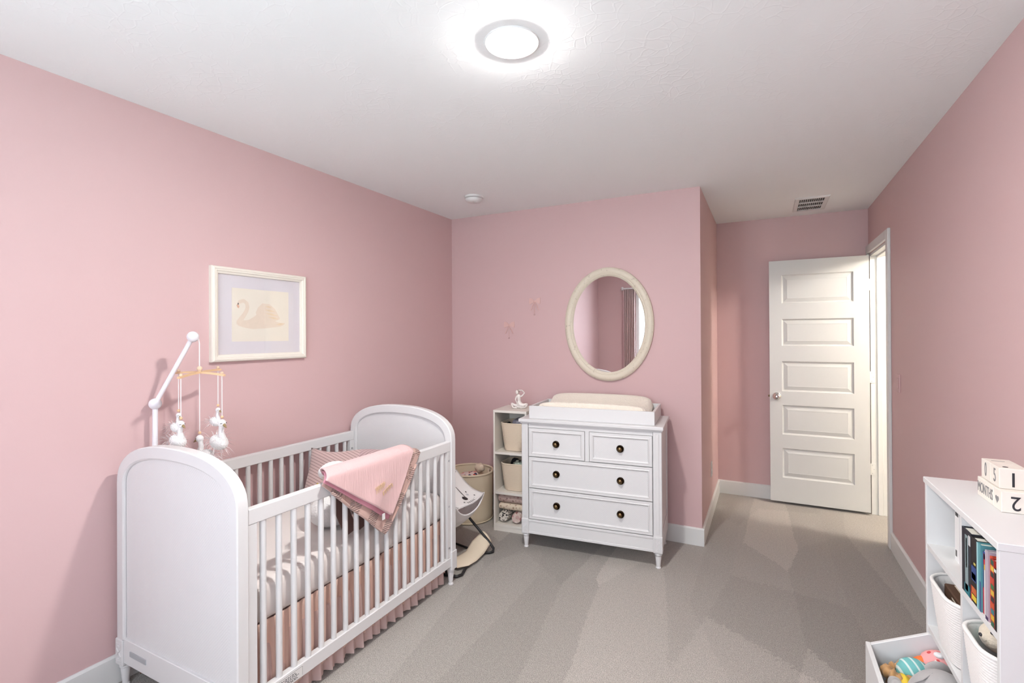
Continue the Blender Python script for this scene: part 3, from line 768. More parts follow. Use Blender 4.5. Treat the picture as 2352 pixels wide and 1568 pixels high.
# brown ribbon bow lying inside the crib behind the blanket
rb = thing('ribbon_bow', 'dark brown fabric bow with long tails inside crib behind the blankets', 'bow', (CX-.085, CY+.66, .527))
def strip(pts, w, dirv):
    n = len(pts)-1
    dv = Vector(dirv)*w/2
    bm = loops(BM(), [[Vector(p)-dv, Vector(p)+dv] for p in pts], closed=False)
    return bm
for (ya, yb_, wd_) in ((-.145, -.055, .070), (-.055, .025, .060), (.020, .085, .045)):
    o = obj('tail', strip([(-.02, ya, .27), (-.012, ya+(yb_-ya)*.3, .17), (-.006, ya+(yb_-ya)*.65, .08), (0, yb_, .012)], wd_, (0, 1, .25)), M['brown_cloth'], rb); solidify(o, .004)
for s in (-1, 1):
    o = obj('loop', grid(BM(), lambda u, v: (-.03+.02*math.sin(PI*2*u), .06+s*(.01+.10*math.sin(PI*u)), .265+.030*math.cos(2*PI*u)*math.sin(PI*u)+(v-.5)*.05), 16, 3), M['brown_cloth'], rb, 180); solidify(o, .003)
obj('knot', lump(BM(), (-.03, .06, .265), (.022, .022, .026), .2, 2, 2), M['brown_cloth'], rb, 180)
o = obj('peak_loop', prism(BM(), [(.185, .22), (.235, .22), (.225, .275), (.212, .300), (.197, .280)], -.14, -.125, 'yz', .002), M['brown_cloth'], rb)
o = obj('short_tail', strip([(-.03, .27, .26), (-.02, .275, .18), (-.015, .28, .10)], .05, (0, 1, .1)), M['brown_cloth'], rb); solidify(o, .004)
o = obj('support_tail', strip([(-.03, .06, .26), (-.055, .07, .13), (-.05, .08, .012)], .05, (0, 1, 0)), M['brown_cloth'], rb); solidify(o, .004)

# two blankets folded over the front rail, both as triangles
def rail_wave(y, z): return .006*math.sin(y*26-z*12)*max(0, min(1, (.80-z)*9))
def drape(y0, y1, tip_y, tip_z, top_z, off, inner, bumpy, n=44, mm=30, inset=.075):
    """a cloth corner: over the rail from the inside, hanging down outside to a point; rail spans x -.034..-.004 in crib space"""
    def f(u, v):
        y = y0+(y1-y0)*u
        k = (y-y0)/(tip_y-y0) if y < tip_y else (y1-y)/(y1-tip_y)
        k = max(0, min(1, k))
        drop = (top_z-tip_z)*k
        inn = inner*(.25+.75*math.sin(PI*min(1, max(0, u))))
        total = inn+.05+off*2+drop
        s = v*total
        if s < inn: x, z = -.038-off, top_z-.012-(inn-s)
        elif s < inn+.05+off*2:
            a = PI*(s-inn)/(.05+off*2)
            x = -.019-(.019+off)*math.cos(a); z = top_z-.012+(.012+off*.5)*math.sin(a)
        else:
            r = s-inn-.05-off*2
            z = top_z-.012-r
            x = off+.008*min(1, r*6)+rail_wave(y, z)
        k_in = max(0, 1-s/(inn+.05+off*2))
        y += k_in*(inset*(1-u)-.03*u)
        return (x, y, z)
    return grid(BM(), f, n, mm)
kb = thing('knit_blanket', 'mauve knitted blanket hanging in a point over the front crib rail', 'blanket', (CX, CY, 0))
o = obj('knit_panel', drape(.352, .985, .715, .522, .842, .007, .06, .6), M['knit'], kb, 180); solidify(o, .008, 1)
# raised cable diamonds along both lower edges
def edge_pt(u, y0, y1, ty, tz, top, o, off): 
    y = y0+(y1-y0)*u
    k = (y-y0)/(ty-y0) if y < ty else (y1-y)/(y1-ty)
    return y, top-.012-(top-tz)*k
M['knit_cable'] = mat('mauve_knit_cable', (.50, .31, .265), .9, sheen=.4, bump=(90, .4, .004))
bm = BM()
for i in range(9):
    u0, u1 = .08+i*.052, .08+(i+1)*.052
    a = edge_pt(u0, .352, .985, .715, .522, .842, 0, 0); b = edge_pt(u1, .352, .985, .715, .522, .842, 0, 0)
    m1 = ((a[0]+b[0])/2+.005, (a[1]+b[1])/2+.055)
    if m1[1] < .80: tube(bm, [(.0185+rail_wave(a[0], a[1]), a[0], a[1]+.012), (.0185+rail_wave(*m1), m1[0], m1[1]), (.0185+rail_wave(b[0], b[1]), b[0], b[1]+.012)], .003, 6)
for i in range(6):
    u0, u1 = .60+i*.055, .60+(i+1)*.055
    a = edge_pt(u0, .352, .985, .715, .522, .842, 0, 0); b = edge_pt(u1, .352, .985, .715, .522, .842, 0, 0)
    m1 = ((a[0]+b[0])/2-.012, (a[1]+b[1])/2+.045)
    if m1[1] < .80: tube(bm, [(.0185+rail_wave(a[0], a[1]), a[0], a[1]+.012), (.0185+rail_wave(*m1), m1[0], m1[1]), (.0185+rail_wave(b[0], b[1]), b[0], b[1]+.012)], .003, 6)
obj('cable_knit', bm, M['knit_cable'], kb, 180)
o = obj('rolled_border', tube(BM(), [(.0185+rail_wave(*edge_pt(u/30, .352, .985, .715, .522, .842, 0, 0)), *edge_pt(u/30, .352, .985, .715, .522, .842, 0, 0)) for u in range(2, 29)], .007, 8), M['knit'], kb, 180)
mb = thing('muslin_blanket', 'light pink muslin blanket with gold embroidery lying on the knitted blanket', 'blanket', (CX, CY, 0))
o = obj('muslin_panel', drape(.350, .905, .740, .600, .868, .031, .05, .6, inset=.080), M['muslin'], mb, 180); solidify(o, .004, 1)
o = obj('folded_layer', drape(.345, .880, .722, .586, .859, .023, .04, .6, inset=.088), M['muslin_edge'], mb, 180); solidify(o, .003, 1)
o['label'] = 'raspberry pink lower fold showing along the edge'
bm = BM()
ex = lambda y, z: (.0445+rail_wave(y, z), y, z)
for i in range(5):
    y = .625+i*.012; z = .742+i*.003
    tube(bm, [ex(y, z-.018), ex(y+.004, z), ex(y+.001, z+.012)], .0011, 5)
    for s in (-1, 1): tube(bm, [ex(y+.003, z-.006), ex(y+.003+s*.008, z+.006), ex(y+.003+s*.004, z+.012)], .0010, 5)
pts = []
for i in range(60):
    a = i/59
    pts.append(ex(.665+.075*a+.006*math.sin(a*30), .712+.026*a+.010*math.cos(a*30)))
tube(bm, pts, .0012, 5)
obj('embroidery', bm, M['gold_thread'], mb)
obj('care_tag', box(BM(), .037, .039, .672, .690, .590, .618), M['sticker'], mb)

# ------------------------------------------------------------------ mobile clamped to the back rail
mo = thing('baby_mobile', 'white swan mobile on a bent arm clamped to the crib back rail', 'mobile', (CX-CW+.018, CY+.135, 0))
def ml(x, y, z): return (x-(CX-CW+.018), y-(CY+.135), z)
LB, UB = ml(-2.364, 1.205, 1.142), ml(-2.226, 1.285, 1.433)
bm = box(BM(), -.024, .024, -.022, .022, ZR+.0008, ZR+.018, .003); box(bm, .0165, .026, -.022, .022, ZR-.07, ZR+.004, .003); box(bm, -.026, -.0165, -.022, .022, ZR-.07, ZR+.004, .003)
obj('clamp', bm, M['mobile_white'], mo)
o = obj('pole', tube(BM(), [(0, 0, ZR+.012), LB], .0105, 14), M['mobile_white'], mo, 40)
obj('joint_ball', ball(BM(), LB, .0245, 24, 16), M['mobile_white'], mo, 180)
obj('arm', tube(BM(), [LB, UB], .0095, 14), M['mobile_white'], mo, 40)
obj('end_ball', ball(BM(), UB, .0235, 24, 16), M['mobile_white'], mo, 180)
HX = ml(-2.222, 1.311, 1.292)
obj('hanging_cord', tube(BM(), [UB, (UB[0]+.002, UB[1]+.022, UB[2]-.005), (HX[0], HX[1], UB[2]-.03), HX], .0022, 6), M['cord'], mo)
obj('cord_bead', ball(BM(), HX, .0115, 16, 10), M['bead_wood'], mo, 180)
b1a, b1b = ml(-2.172, 1.195, 1.262), ml(-2.262, 1.428, 1.280)
b2a, b2b = ml(-2.335, 1.275, 1.272), ml(-2.125, 1.362, 1.262)
def bar(a, b):
    a, b = Vector(a), Vector(b); c = Vector((HX[0], HX[1], HX[2]-.016)); pts = []
    for i in range(9):
        k = i/8; p = a*(1-k)+b*k; q_ = 4*k*(1-k); base = (a+b)/2
        pts.append(p+(c-base)*q_)
    d = (b-a).normalized().cross(Vector((0, 0, 1))).normalized()
    rings = [[p+d*.007+Vector((0, 0, .004)), p-d*.007+Vector((0, 0, .004)), p-d*.007-Vector((0, 0, .004)), p+d*.007-Vector((0, 0, .004))] for p in pts]
    return loops(BM(), rings, capA=True, capB=True)
obj('crossbar', bar(b1a, b1b), M['light_wood'], mo)
obj('crossbar', bar(b2a, b2b), M['light_wood'], mo)
def mobile_swan(top, z, face, s=1.0, fluff=True):
    """a felt swan on its cord; face = heading angle of the beak, s = size"""
    obj('peg', ball(BM(), (top[0], top[1], top[2]+.010), .007, 10, 8), M['bead_wood'], mo, 180)
    c_ = obj('swan_cord', tube(BM(), [top, (top[0], top[1], z+.012)], .0019, 6), M['cord'], mo)
    bm = BM()
    ball(bm, (-.018*s, 0, -.082*s), (.036*s, .027*s, .026*s), 18, 12, Matrix.Rotation(.35, 3, 'Y'))
    ball(bm, (0, 0, -.014*s), (.0135*s, .0130*s, .0140*s), 16, 10)
    tube(bm, [(.000, 0, -.014*s), (-.004*s, 0, -.030*s), (-.006*s, 0, -.046*s), (.001*s, 0, -.064*s), (-.004*s, 0, -.084*s), (-.024*s, 0, -.090*s)], [.010*s, .0085*s, .0090*s, .0120*s, .0150*s, .0150*s], 12)
    b_ = obj('swan', bm, M['plush_white'], mo, 180)
    b_.location = (top[0], top[1], z); b_.rotation_euler = (0, 0, face)
    obj('beak', lathe(BM(), [(.0055*s, 0), (.0048*s, .006*s), (.001*s, .018*s)], n=10), M['beak_gold'], b_, 60).matrix_local = Matrix.Translation((.010*s, 0, -.018*s)) @ Matrix.Rotation(math.radians(125), 4, 'Y')
    for q in (-1, 1):
        def on_head(az, el):
            d_ = Vector((math.cos(el)*math.cos(az), math.cos(el)*math.sin(az), math.sin(el)))
            return (d_.x*.0138*s, d_.y*.0133*s, -.014*s+d_.z*.0143*s)
        obj('eye', tube(BM(), [on_head(q*.55, .16), on_head(q*.80, .0), on_head(q*1.05, .10)], .0011*s, 5), M['eye'], b_)
    obj('bead', ball(BM(), (0, 0, .010), .0065, 12, 8), M['light_wood'], b_, 180)
    if fluff:
        bm = BM(); rnd = random.Random(int(z*1000))
        for i in range(130):
            a = rnd.uniform(0, 2*PI); l = rnd.uniform(.022, .06)*s*(1.5 if i % 12 == 0 else 1); up = rnd.uniform(-.7, .9)
            d_ = Vector((math.cos(a)*.9-.35, math.sin(a), up)).normalized()
            p0 = Vector((-.032*s, 0, -.080*s))+Vector((d_.x*.026, d_.y*.018, d_.z*.016))*s
            p1 = p0+d_*l*.55; p2 = p0+d_*l-Vector((0, 0, .010*s))
            wv = d_.cross(Vector((0, 0, 1))).normalized()*(.0011*s if i % 12 else .0006*s)
            v = [bm.verts.new(x) for x in (p0-wv, p0+wv, p1+wv*1.4, p1-wv*1.4, p2)]
            bm.faces.new((v[0], v[1], v[2], v[3])); bm.faces.new((v[3], v[2], v[4]))
        f_ = obj('feathers', bm, M['feather'], b_); f_['kind'] = 'stuff'
mobile_swan((b1a[0]-.004, b1a[1]+.012, b1a[2]), 1.082, .1, 1.05)
mobile_swan((b2a[0]+.012, b2a[1]+.004, b2a[2]), 1.095, .1, .8)
mobile_swan((HX[0], HX[1], HX[2]-.02), 1.000, 3.55, 1.15)
mobile_swan((b2b[0]-.012, b2b[1]-.004, b2b[2]), 1.068, .0, 1.25)
mobile_swan((b1b[0]+.004, b1b[1]-.012, b1b[2]), 1.105, .2, .8)

# ------------------------------------------------------------------ dresser (local x along its front, y into it)
DR = math.radians(5.2)
dr = thing('dresser', 'white four-drawer dresser with woven drawer fronts and round brass knobs', 'dresser', (-1.444, 3.008, 0), DR)
S0, S1, DD, TOPZ = -.030, .886, .440, .872
obj('top', box(BM(), S0-.014, S1+.010, -.020, DD, TOPZ-.022, TOPZ, .004, 2), M['white'], dr)
obj('top_moulding', box(BM(), S0-.004, S1+.004, -.008, DD-.004, TOPZ-.032, TOPZ-.022, .002), M['white'], dr)
FX0, FX1 = .020, .830
bm = BM()
box(bm, FX0, FX1, .006, .030, .812, .840)           # rail over the drawers
box(bm, .408, .434, .006, .030, .618, .812)
box(bm, FX0, FX1, .022, .040, .196, .812)           # dark seam backing
obj('face_frame', bm, M['white'], dr)
bm = box(BM(), FX0, FX1, .002, .024, .102, .196, .002); box(bm, FX0, FX1, -.002, .002, .182, .198, .002); box(bm, FX0, FX1, -.001, .002, .102, .118, .0015)
obj('apron', bm, M['white'], dr)
for x0, x1 in ((S0, FX0), (FX1, S1)):
    bm = box(BM(), x0+.002, x1-.002, 0, .05, .196, .840, .003)
    xm = (x0+x1)/2
    box(bm, xm-.010, xm+.010, -.0025, 0, .215, .825, .0012)
    obj('front_post', bm, M['white'], dr)
    bl = obj('corner_block', box(BM(), x0, x1, -.004, .05, .098, .200, .003), M['white'], dr)
    bm = BM()
    for a, b in (((-.014, .014), (.014, -.014)), ((-.014, -.014), (.014, .014)), ((-.018, .040), (.018, .040)), ((-.018, -.040), (.018, -.040)), ((-.018, .040), (-.018, -.040)), ((.018, .040), (.018, -.040)),
                 ((-.006, .034), (0, .022)), ((.006, .034), (0, .022)), ((-.006, -.034), (0, -.022)), ((.006, -.034), (0, -.022)), ((-.013, .030), (-.006, .018)), ((.013, -.030), (.006, -.018))):
        tube(bm, [(xm+a[0], -.0045, .149+a[1]), (xm+b[0], -.0045, .149+b[1])], .002, 5)
    obj('carving', bm, M['white'], bl)
for x0, x1 in ((S0+.004, S0+.020), (S1-.020, S1-.004)):
    obj('side_panel', box(BM(), x0+.005, x1-.005, .05, DD-.05, .19, .838), M['white'], dr)
for x0, x1 in ((S0, S0+.05), (S1-.05, S1)):
    obj('rear_post', box(BM(), x0+.002, x1-.002, DD-.055, DD-.006, .098, .840, .003), M['white'], dr)
for x0, x1 in ((S0+.002, S0+.020), (S1-.020, S1-.002)):
    obj('side_rail', box(BM(), x0, x1, .05, DD-.055, .110, .215, .003), M['white'], dr)
    obj('side_rail', box(BM(), x0, x1, .05, DD-.055, .800, .838, .003), M['white'], dr)
obj('back_panel', box(BM(), S0+.05, S1-.05, DD-.025, DD-.012, .11, .838), M['white'], dr)
obj('bottom_panel', box(BM(), S0+.02, S1-.02, .04, DD-.025, .125, .140), M['cream_panel'], dr)
for x in ((S0+FX0)/2, (FX1+S1)/2):
    for y in (.023, DD-.032):
        obj('leg', lathe(BM(), [(.018, .099), (.016, .096), (.021, .092), (.023, .086), (.020, .079), (.017, .076), (.0185, .070), (.0125, .012), (.0155, .009), (.0165, .004), (.014, 0)], (x, y, 0), 20), M['white'], dr, 40)
def drawer(x0, x1, z0, z1, knobs):
    g = .0025
    x0 += g; x1 -= g; z0 += g; z1 -= g
    r = lambda i, y: [(x0+i, y, z0+i), (x1-i, y, z0+i), (x1-i, y, z1-i), (x0+i, y, z1-i)]
    p = obj('drawer', loops(BM(), [r(0, .021), r(0, .004), r(.0015, .002), r(.016, .002), r(.020, -.0005), r(.024, .002), r(.028, .008), r(.029, .010)]), M['white'], dr)
    bm = BM(); bm.faces.new([bm.verts.new(v) for v in r(.0285, .0095)])
    obj('woven_field', bm, M['drawer_cane'], p)
    for kx, kz in knobs:
        k = obj('knob', lathe(BM(), [(.0235, .0095), (.0238, .005), (.0225, .001), (.0195, -.001), (.017, .000), (.012, .001)], (kx, 0, kz), 28, 'y'), M['bronze_rim'], p, 40)
        obj('knob_button', lathe(BM(), [(.007, .001), (.008, -.006), (.0135, -.010), (.0145, -.015), (.011, -.019), (.003, -.021)], (kx, 0, kz), 24, 'y'), M['brass_dark'], p, 50)
drawer(FX0, .408, .618, .812, [(.212, .712)])
drawer(.434, FX1, .618, .812, [(.632, .716)])
drawer(FX0, FX1, .407, .618, [(.213, .514), (.633, .515)])
drawer(FX0, FX1, .198, .407, [(.214, .305), (.632, .305)])

# changing tray and pad on the dresser
def on_dresser(x, y): return (-1.444+x*math.cos(DR)-y*math.sin(DR), 3.008+x*math.sin(DR)+y*math.cos(DR))
tx, ty = on_dresser(.430, .0)
tr = thing('changing_tray', 'white open changing tray standing on top of the dresser', 'changing tray', (tx, ty, TOPZ), DR)
TW, TY0, TY1, TH = .411, .022, .432, .084
obj('front_board', box(BM(), -TW, TW, TY0, TY0+.016, 0, TH, .002), M['white'], tr)
obj('back_board', box(BM(), -TW, TW, TY1-.016, TY1, 0, TH, .002), M['white'], tr)
for s in (-1, 1):
    obj('side_board', box(BM(), *sorted((s*TW, s*(TW-.016))), TY0+.016, TY1-.016, 0, TH-.001, .002), M['white'], tr)
obj('tray_floor', box(BM(), -TW+.016, TW-.016, TY0+.016, TY1-.016, 0, .008), M['cream_panel'], tr)
pd = thing('changing_pad', 'cream fuzzy contoured changing pad lying in the tray on the dresser', 'changing pad', (tx, ty, TOPZ+.008), DR)
def padf(u, v):
    # cross section runs over the two raised long sides; ends are rounded
    a = 2*PI*v
    y0, y1 = TY0+.022, TY1-.022
    yc, hw = (y0+y1)/2, (y1-y0)/2
    cx, sz = math.cos(a), math.sin(a)
    y = yc+hw*math.copysign(abs(cx)**.5, cx)
    e = max(0, 1-abs(2*u-1)**9)**.45
    yy = (y-yc)/hw
    topz = .062+.062*abs(yy)**1.6+(.030 if yy > 0 else -.004)*abs(yy)**2+.008*math.sin(PI*u)*abs(yy)
    z = topz*(.5+.5*math.copysign(abs(sz)**.4, sz)) if sz > 0 else .002
    z = z*(.55+.45*e) if sz > 0 else z
    x = (-TW+.026+(2*TW-.052-.04)*u+.02)
    return (x, yc+(y-yc)*(.9+.1*e), z)
bm = grid(BM(), padf, 40, 48)
bm.faces.new([v for v in bm.verts[:49]][:-1][::-1]) if False else None
bmesh.ops.remove_doubles(bm, verts=bm.verts, dist=.0004)
bmesh.ops.holes_fill(bm, edges=[e for e in bm.edges if e.is_boundary], sides=0)
obj('pad_cover', bm, M['pad_cloth'], pd, 60)

# ------------------------------------------------------------------ baskets of coiled rope
def rope_basket(name, label, loc, rz, w0, d0, w1, d1, h, m, group, coil=.0072):
    t = thing(name, label, 'basket', loc, rz, group)
    n = max(6, int(h/coil)); rings = []
    def ring(k, out):
        w, d_ = w0+(w1-w0)*k**.8, d0+(d1-d0)*k**.8
        r = min(w, d_)*.30
        return [(x, y) for x, y in rrect(-w/2-out, w/2+out, -d_/2-out, d_/2+out, r, 6)]
    rings.append([(x, y, .001) for x, y in ring(0, -.014)])
    for i in range(n):
        for ph, out in ((.1, -.0006), (.5, .0008), (.9, -.0006)):
            k = (i+ph)/n
            rings.append([(x, y, .002+(h-.002)*k) for x, y in ring(k, out)])
    top = len(rings)
    rings.append([(x, y, h) for x, y in ring(1, -.003)])
    rings.append([(x, y, h-.004) for x, y in ring(1, -.008)])
    rings.append([(x, y, h*.45) for x, y in ring(.45, -.009)])
    rings.append([(x, y, .010) for x, y in ring(0, -.012)])
    obj('coiled_body', loops(BM(), rings, capA=True, capB=True), m, t, 75)
    obj('rim_coil', tube(BM(), [(x, y, h-.001) for x, y in ring(1, -.003)], .0055, 7, closed=True), m, t, 180)
    return t

# ------------------------------------------------------------------ narrow shelf unit between the hamper and the dresser
CB = math.radians(5.2)
cb = thing('cube_shelf', 'narrow cream three-tier shelf unit standing left of the dresser', 'shelf', (-1.789, 3.179, 0), CB)
KW, KD, KH = .262, .292, .885
def on_cube(x, y): return (-1.789+x*math.cos(CB)-y*math.sin(CB), 3.179+x*math.sin(CB)+y*math.cos(CB))
for x0, x1 in ((0, .014), (KW-.014, KW)):
    obj('side_panel', box(BM(), x0, x1, 0, KD, 0, KH-.018, .001), M['cream_panel'], cb)
obj('top_panel', box(BM(), 0, KW, -.001, KD, KH-.018, KH, .001), M['cream_panel'], cb)
obj('back_panel', box(BM(), .014, KW-.014, KD-.006, KD, .03, KH-.018), M['cream_panel'], cb)
obj('bottom_panel', box(BM(), .014, KW-.014, .001, KD-.006, .034, .052), M['cream_panel'], cb)
obj('plinth', box(BM(), .014, KW-.014, .004, .018, 0, .034), M['cream_panel'], cb)
for z in (.58, .288): obj('shelf', box(BM(), .014, KW-.014, .001, KD-.006, z-.018, z), M['cream_panel'], cb)
G = 'rope baskets in the narrow shelf'
x, y = on_cube(.137, .135)
rope_basket('rope_basket', 'beige rope basket on the upper tier holding grey cloth, narrow shelf', (x, y, .58), CB, .150, .18, .208, .225, .205, M['rope_beige'], G)
rope_basket('rope_basket', 'beige rope basket on the middle tier holding mint and black clothes', (x, y, .288), CB, .150, .18, .208, .225, .200, M['rope_beige'], G)
def cloth(label, c, r, m, seed, name='folded_cloth', cat='cloth', amp=.3, fr=2.2, rz=CB):
    o = obj(name, lump(BM(), (0, 0, 0), r, amp, fr, 4, seed), m, None, 180); o.location = c; o.rotation_euler = (0, 0, rz)
    return tag(o, label, cat)
cloth('slate grey cloth heaped in the upper rope basket of narrow shelf', (x+.020, y, .765), (.050, .070, .050), M['grey_cloth'], 1, amp=.2)
cloth('black cloth tucked at the left of the upper rope basket', (x-.062, y-.02, .745), (.020, .05, .036), M['dark_cloth'], 4, amp=.15)
cloth('mint and black printed baby clothes in the middle rope basket', (x+.030, y-.028, .468), (.048, .050, .036), M['mint_cloth'], 2, amp=.2)
cloth('black baby clothes behind the mint ones in the middle rope basket', (x-.040, y+.040, .458), (.032, .036, .042), M['dark_cloth'], 3, amp=.2)
def roll(label, c, r, l, m, seed):
    """a rolled blanket: a spiral with thickness, axis along local y"""
    turns, n = 3.2, 70; th = r/turns*.86
    outer, inner = [], []
    for i in range(n+1):
        a = i/n*turns*2*PI; rr = .006+(r-.006)*i/n
        outer.append((rr*math.cos(a), rr*math.sin(a))); ri = max(.002, rr-th)
        inner.append((ri*math.cos(a), ri*math.sin(a)))
    bm = BM()
    rows = []
    for k in range(7):
        y_ = -l/2+l*k/6; e = 1-.16*abs(2*k/6-1)**6
        rows.append([(p[0]*e*(1+.05*mnoise.noise(Vector((p[0]*40, y_*20, seed)))), y_, p[1]*e) for p in outer+inner[::-1]])
    loops(bm, rows)
    for row, flip in ((0, False), (6, True)):
        V = list(bm.verts)[row*(2*n+2):(row+1)*(2*n+2)]
        for i in range(n): bm.faces.new((V[i], V[i+1], V[2*n-i], V[2*n+1-i]))
    o = obj('rolled_blanket', bm, m, None, 50); o.location = c; o.rotation_euler = (0, 0, CB)
    return tag(o, label, 'blanket', 'rolled and folded blankets in the narrow shelf')
x, y = on_cube(.064, .135)
roll('black and cream speckled rolled blanket on the lowest tier of narrow shelf', (x, y, .101), .0475, .22, M['bw_print'], 1)
x, y = on_cube(.166, .13)
roll('rose printed rolled blanket beside the speckled roll on the lowest tier', (x, y, .101), .0475, .21, M['rose_print'], 2)
def folded(label, c, w, d_, h, m, seed):
    """three cloth layers wrapped round a front fold"""
    bm = BM()
    prof = [(d_/2, 0)]
    def fold(y0, z0, z1): return [(y0+.5*(z1-z0)*-math.sin(PI*k/6), (z0+z1)/2-(z1-z0)/2*math.cos(PI*k/6)) for k in range(7)]
    prof = [(d_/2, 0)]+fold(-d_/2+h/2, 0, h)+[(d_/2, h), (d_/2, h*.70), (-d_/2+h*.6, h*.66), (-d_/2+h*.6, h*.60), (d_/2, h*.62), (d_/2, h*.36), (-d_/2+h*.6, h*.38), (-d_/2+h*.6, h*.32), (d_/2, h*.30)]
    rows = []
    for k in range(13):
        u = -1+2*k/12; e = 1-.10*abs(u)**8
        rows.append([(u*w/2, p[0]*(1-.03*abs(u)), (p[1]-h/2)*e+h/2+.004*mnoise.noise(Vector((u*3, p[0]*12, seed)))) for p in prof])
    loops(bm, rows, capA=True, capB=True)
    o = obj('folded_blanket', bm, m, None, 50); o.location = c; o.rotation_euler = (0, 0, CB)
    return tag(o, label, 'blanket', 'rolled and folded blankets in the narrow shelf')
x, y = on_cube(.135, .135)
folded('cream leaf printed folded blanket lying on the rolled blankets in narrow shelf', (x+.004, y, .1485), .215, .22, .046, M['leaf_print'], 1)
folded('dusty brown printed folded blanket on top of cream one in narrow shelf', (x, y+.002, .1975), .222, .22, .064, M['dusk_print'], 2)

# porcelain figurine on the shelf unit
x, y = on_cube(.142, .165)
fg = thing('figurine', 'small white porcelain seated woman figurine on top of narrow shelf', 'figurine', (x, y, KH), math.radians(22))
skin('body', [(0, 0, .020), (0, .002, .050), (-.002, 0, .078), (-.004, 0, .092), (-.008, -.004, .104),
              (-.030, -.012, .018), (-.058, -.012, .034), (-.042, -.045, .008), (-.010, -.058, .007),
              (.028, -.010, .020), (.064, -.010, .030), (.050, -.044, .010), (.012, -.062, .006),
              (.018, 0, .086), (.042, 0, .112), (.022, -.004, .134), (-.006, -.008, .132),
              (-.020, -.002, .086), (-.026, -.012, .062), (-.012, -.026, .036), (.006, -.040, .020)],
     [(0, 1), (1, 2), (2, 3), (3, 4), (0, 5), (5, 6), (6, 7), (7, 8), (0, 9), (9, 10), (10, 11), (11, 12), (3, 13), (13, 14), (14, 15), (15, 16), (3, 17), (17, 18), (18, 19), (19, 20)],
     [.018, .013, .015, .008, .006, .013, .010, .007, .005, .013, .010, .007, .005, .006, .0048, .0042, .0036, .006, .0048, .0042, .0036], M['porcelain'], fg)
obj('head', ball(BM(), (-.014, -.007, .119), (.0125, .0145, .0165), 16, 12), M['porcelain'], fg, 180)
M['figurine_hair'] = mat('taupe_glaze', (.42, .33, .29), .4)
obj('hair', ball(BM(), (-.009, -.003, .124), (.0140, .0145, .0150), 16, 12), M['figurine_hair'], fg, 180)
obj('hair_bun', ball(BM(), (.002, .006, .130), (.007, .007, .007), 12, 8), M['figurine_hair'], fg, 180)
o = obj('draped_skirt', lump(BM(), (.002, -.002, .012), (.046, .030, .016), .35, 3, 3, 9, -.0118), M['porcelain'], fg, 180)
o = obj('raised_knee', skin('knee_fold', [(.03, .004, .014), (.060, .004, .036), (.072, .006, .012)], [(0, 1), (1, 2)], [.012, .010, .008], M['porcelain'], fg), M['porcelain'], fg) if False else None

# ------------------------------------------------------------------ round hamper in the corner
hm = thing('laundry_hamper', 'round cream canvas hamper in the corner behind the crib', 'hamper', (-2.085, 3.325, 0))
def hring(r, z, n=48): return [(r*math.cos(2*PI*i/n), r*math.sin(2*PI*i/n), z) for i in range(n)]
R0, R1, HZ = .176, .186, .372
obj('canvas_body', loops(BM(), [hring(R0-.006, 0), hring(R0, .004), hring(R0+.001, .05), hring((R0+R1)/2, HZ*.5), hring(R1-.002, HZ-.02), hring(R1, HZ), hring(R1-.006, HZ), hring(R1-.009, HZ-.02), hring(R0-.006, .05), hring(R0-.008, .008)], capA=True, capB=True), M['canvas'], hm, 60)
obj('rim_binding', tube(BM(), hring(R1-.003, HZ), .0085, 8, closed=True), M['canvas'], hm, 180)
obj('base_binding', tube(BM(), hring(R0, .010), .005, 8, closed=True), M['canvas'], hm, 180)
hp = []
for i in range(13):
    a = math.radians(-2)+math.radians(46)*(i/12); rr = R1-.015-.02*math.sin(PI*i/12)
    hp.append((rr*math.cos(a), rr*math.sin(a), HZ-.03+.035*math.sin(PI*i/12)))
obj('rope_handle', tube(BM(), hp, .006, 8), M['rope_beige'], hm, 180)
o = obj('floral_clothes', lump(BM(), (0, 0, 0), (.130, .130, .13), .18, 3, 4, 5, -.09), M['floral'], None, 180); o.location = (-2.095, 3.31, .225)
tag(o, 'red floral baby clothes heaped inside the round canvas hamper', 'clothes')
o = obj('bundled_cloth', lump(BM(), (0, 0, 0), (.040, .040, .035), .3, 3, 3, 8), M['rope_beige'], None, 180); o.location = (-2.03, 3.385, .383)
tag(o, 'small tan crumpled cloth at the back of the round hamper', 'clothes')
obj('canvas_lining', lathe(BM(), [(.168, .128), (.168, .133)], n=40), M['canvas'], hm)

# ------------------------------------------------------------------ baby bouncer behind the crib end
bo = thing('baby_bouncer', 'white printed baby bouncer on black wire frame behind the crib', 'baby bouncer', (-1.85, 2.68, 0))
def bl_(x, y, z): return (x+1.85, y-2.68, z)
fr = [(-2.26, 2.47, .010), (-1.95, 2.455, .010), (-1.70, 2.440, .010), (-1.630, 2.450, .010), (-1.615, 2.48, .011), (-1.640, 2.56, .011), (-1.655, 2.68, .011), (-1.655, 2.76, .011), (-1.645, 2.800, .010), (-1.618, 2.815, .010), (-1.602, 2.835, .012), (-1.612, 2.862, .020), (-1.650, 2.862, .062), (-1.704, 2.855, .116), (-1.797, 2.845, .206), (-1.90, 2.835, .300)]
obj('base_frame', tube(BM(), [bl_(*p) for p in fr], .0085, 10), M['black'], bo, 180)
obj('support_leg', tube(BM(), [bl_(-1.70, 2.440, .012), bl_(-1.74, 2.475, .10), bl_(-1.82, 2.49, .20), bl_(-1.90, 2.50, .30)], .0080, 10), M['black'], bo, 180)
obj('cross_wire', tube(BM(), [bl_(-1.66, 2.78, .014), bl_(-1.883, 2.836, .010), bl_(-2.22, 2.86, .010), bl_(-2.26, 2.80, .010), bl_(-2.26, 2.47, .010)], .007, 8), M['black'], bo, 180)
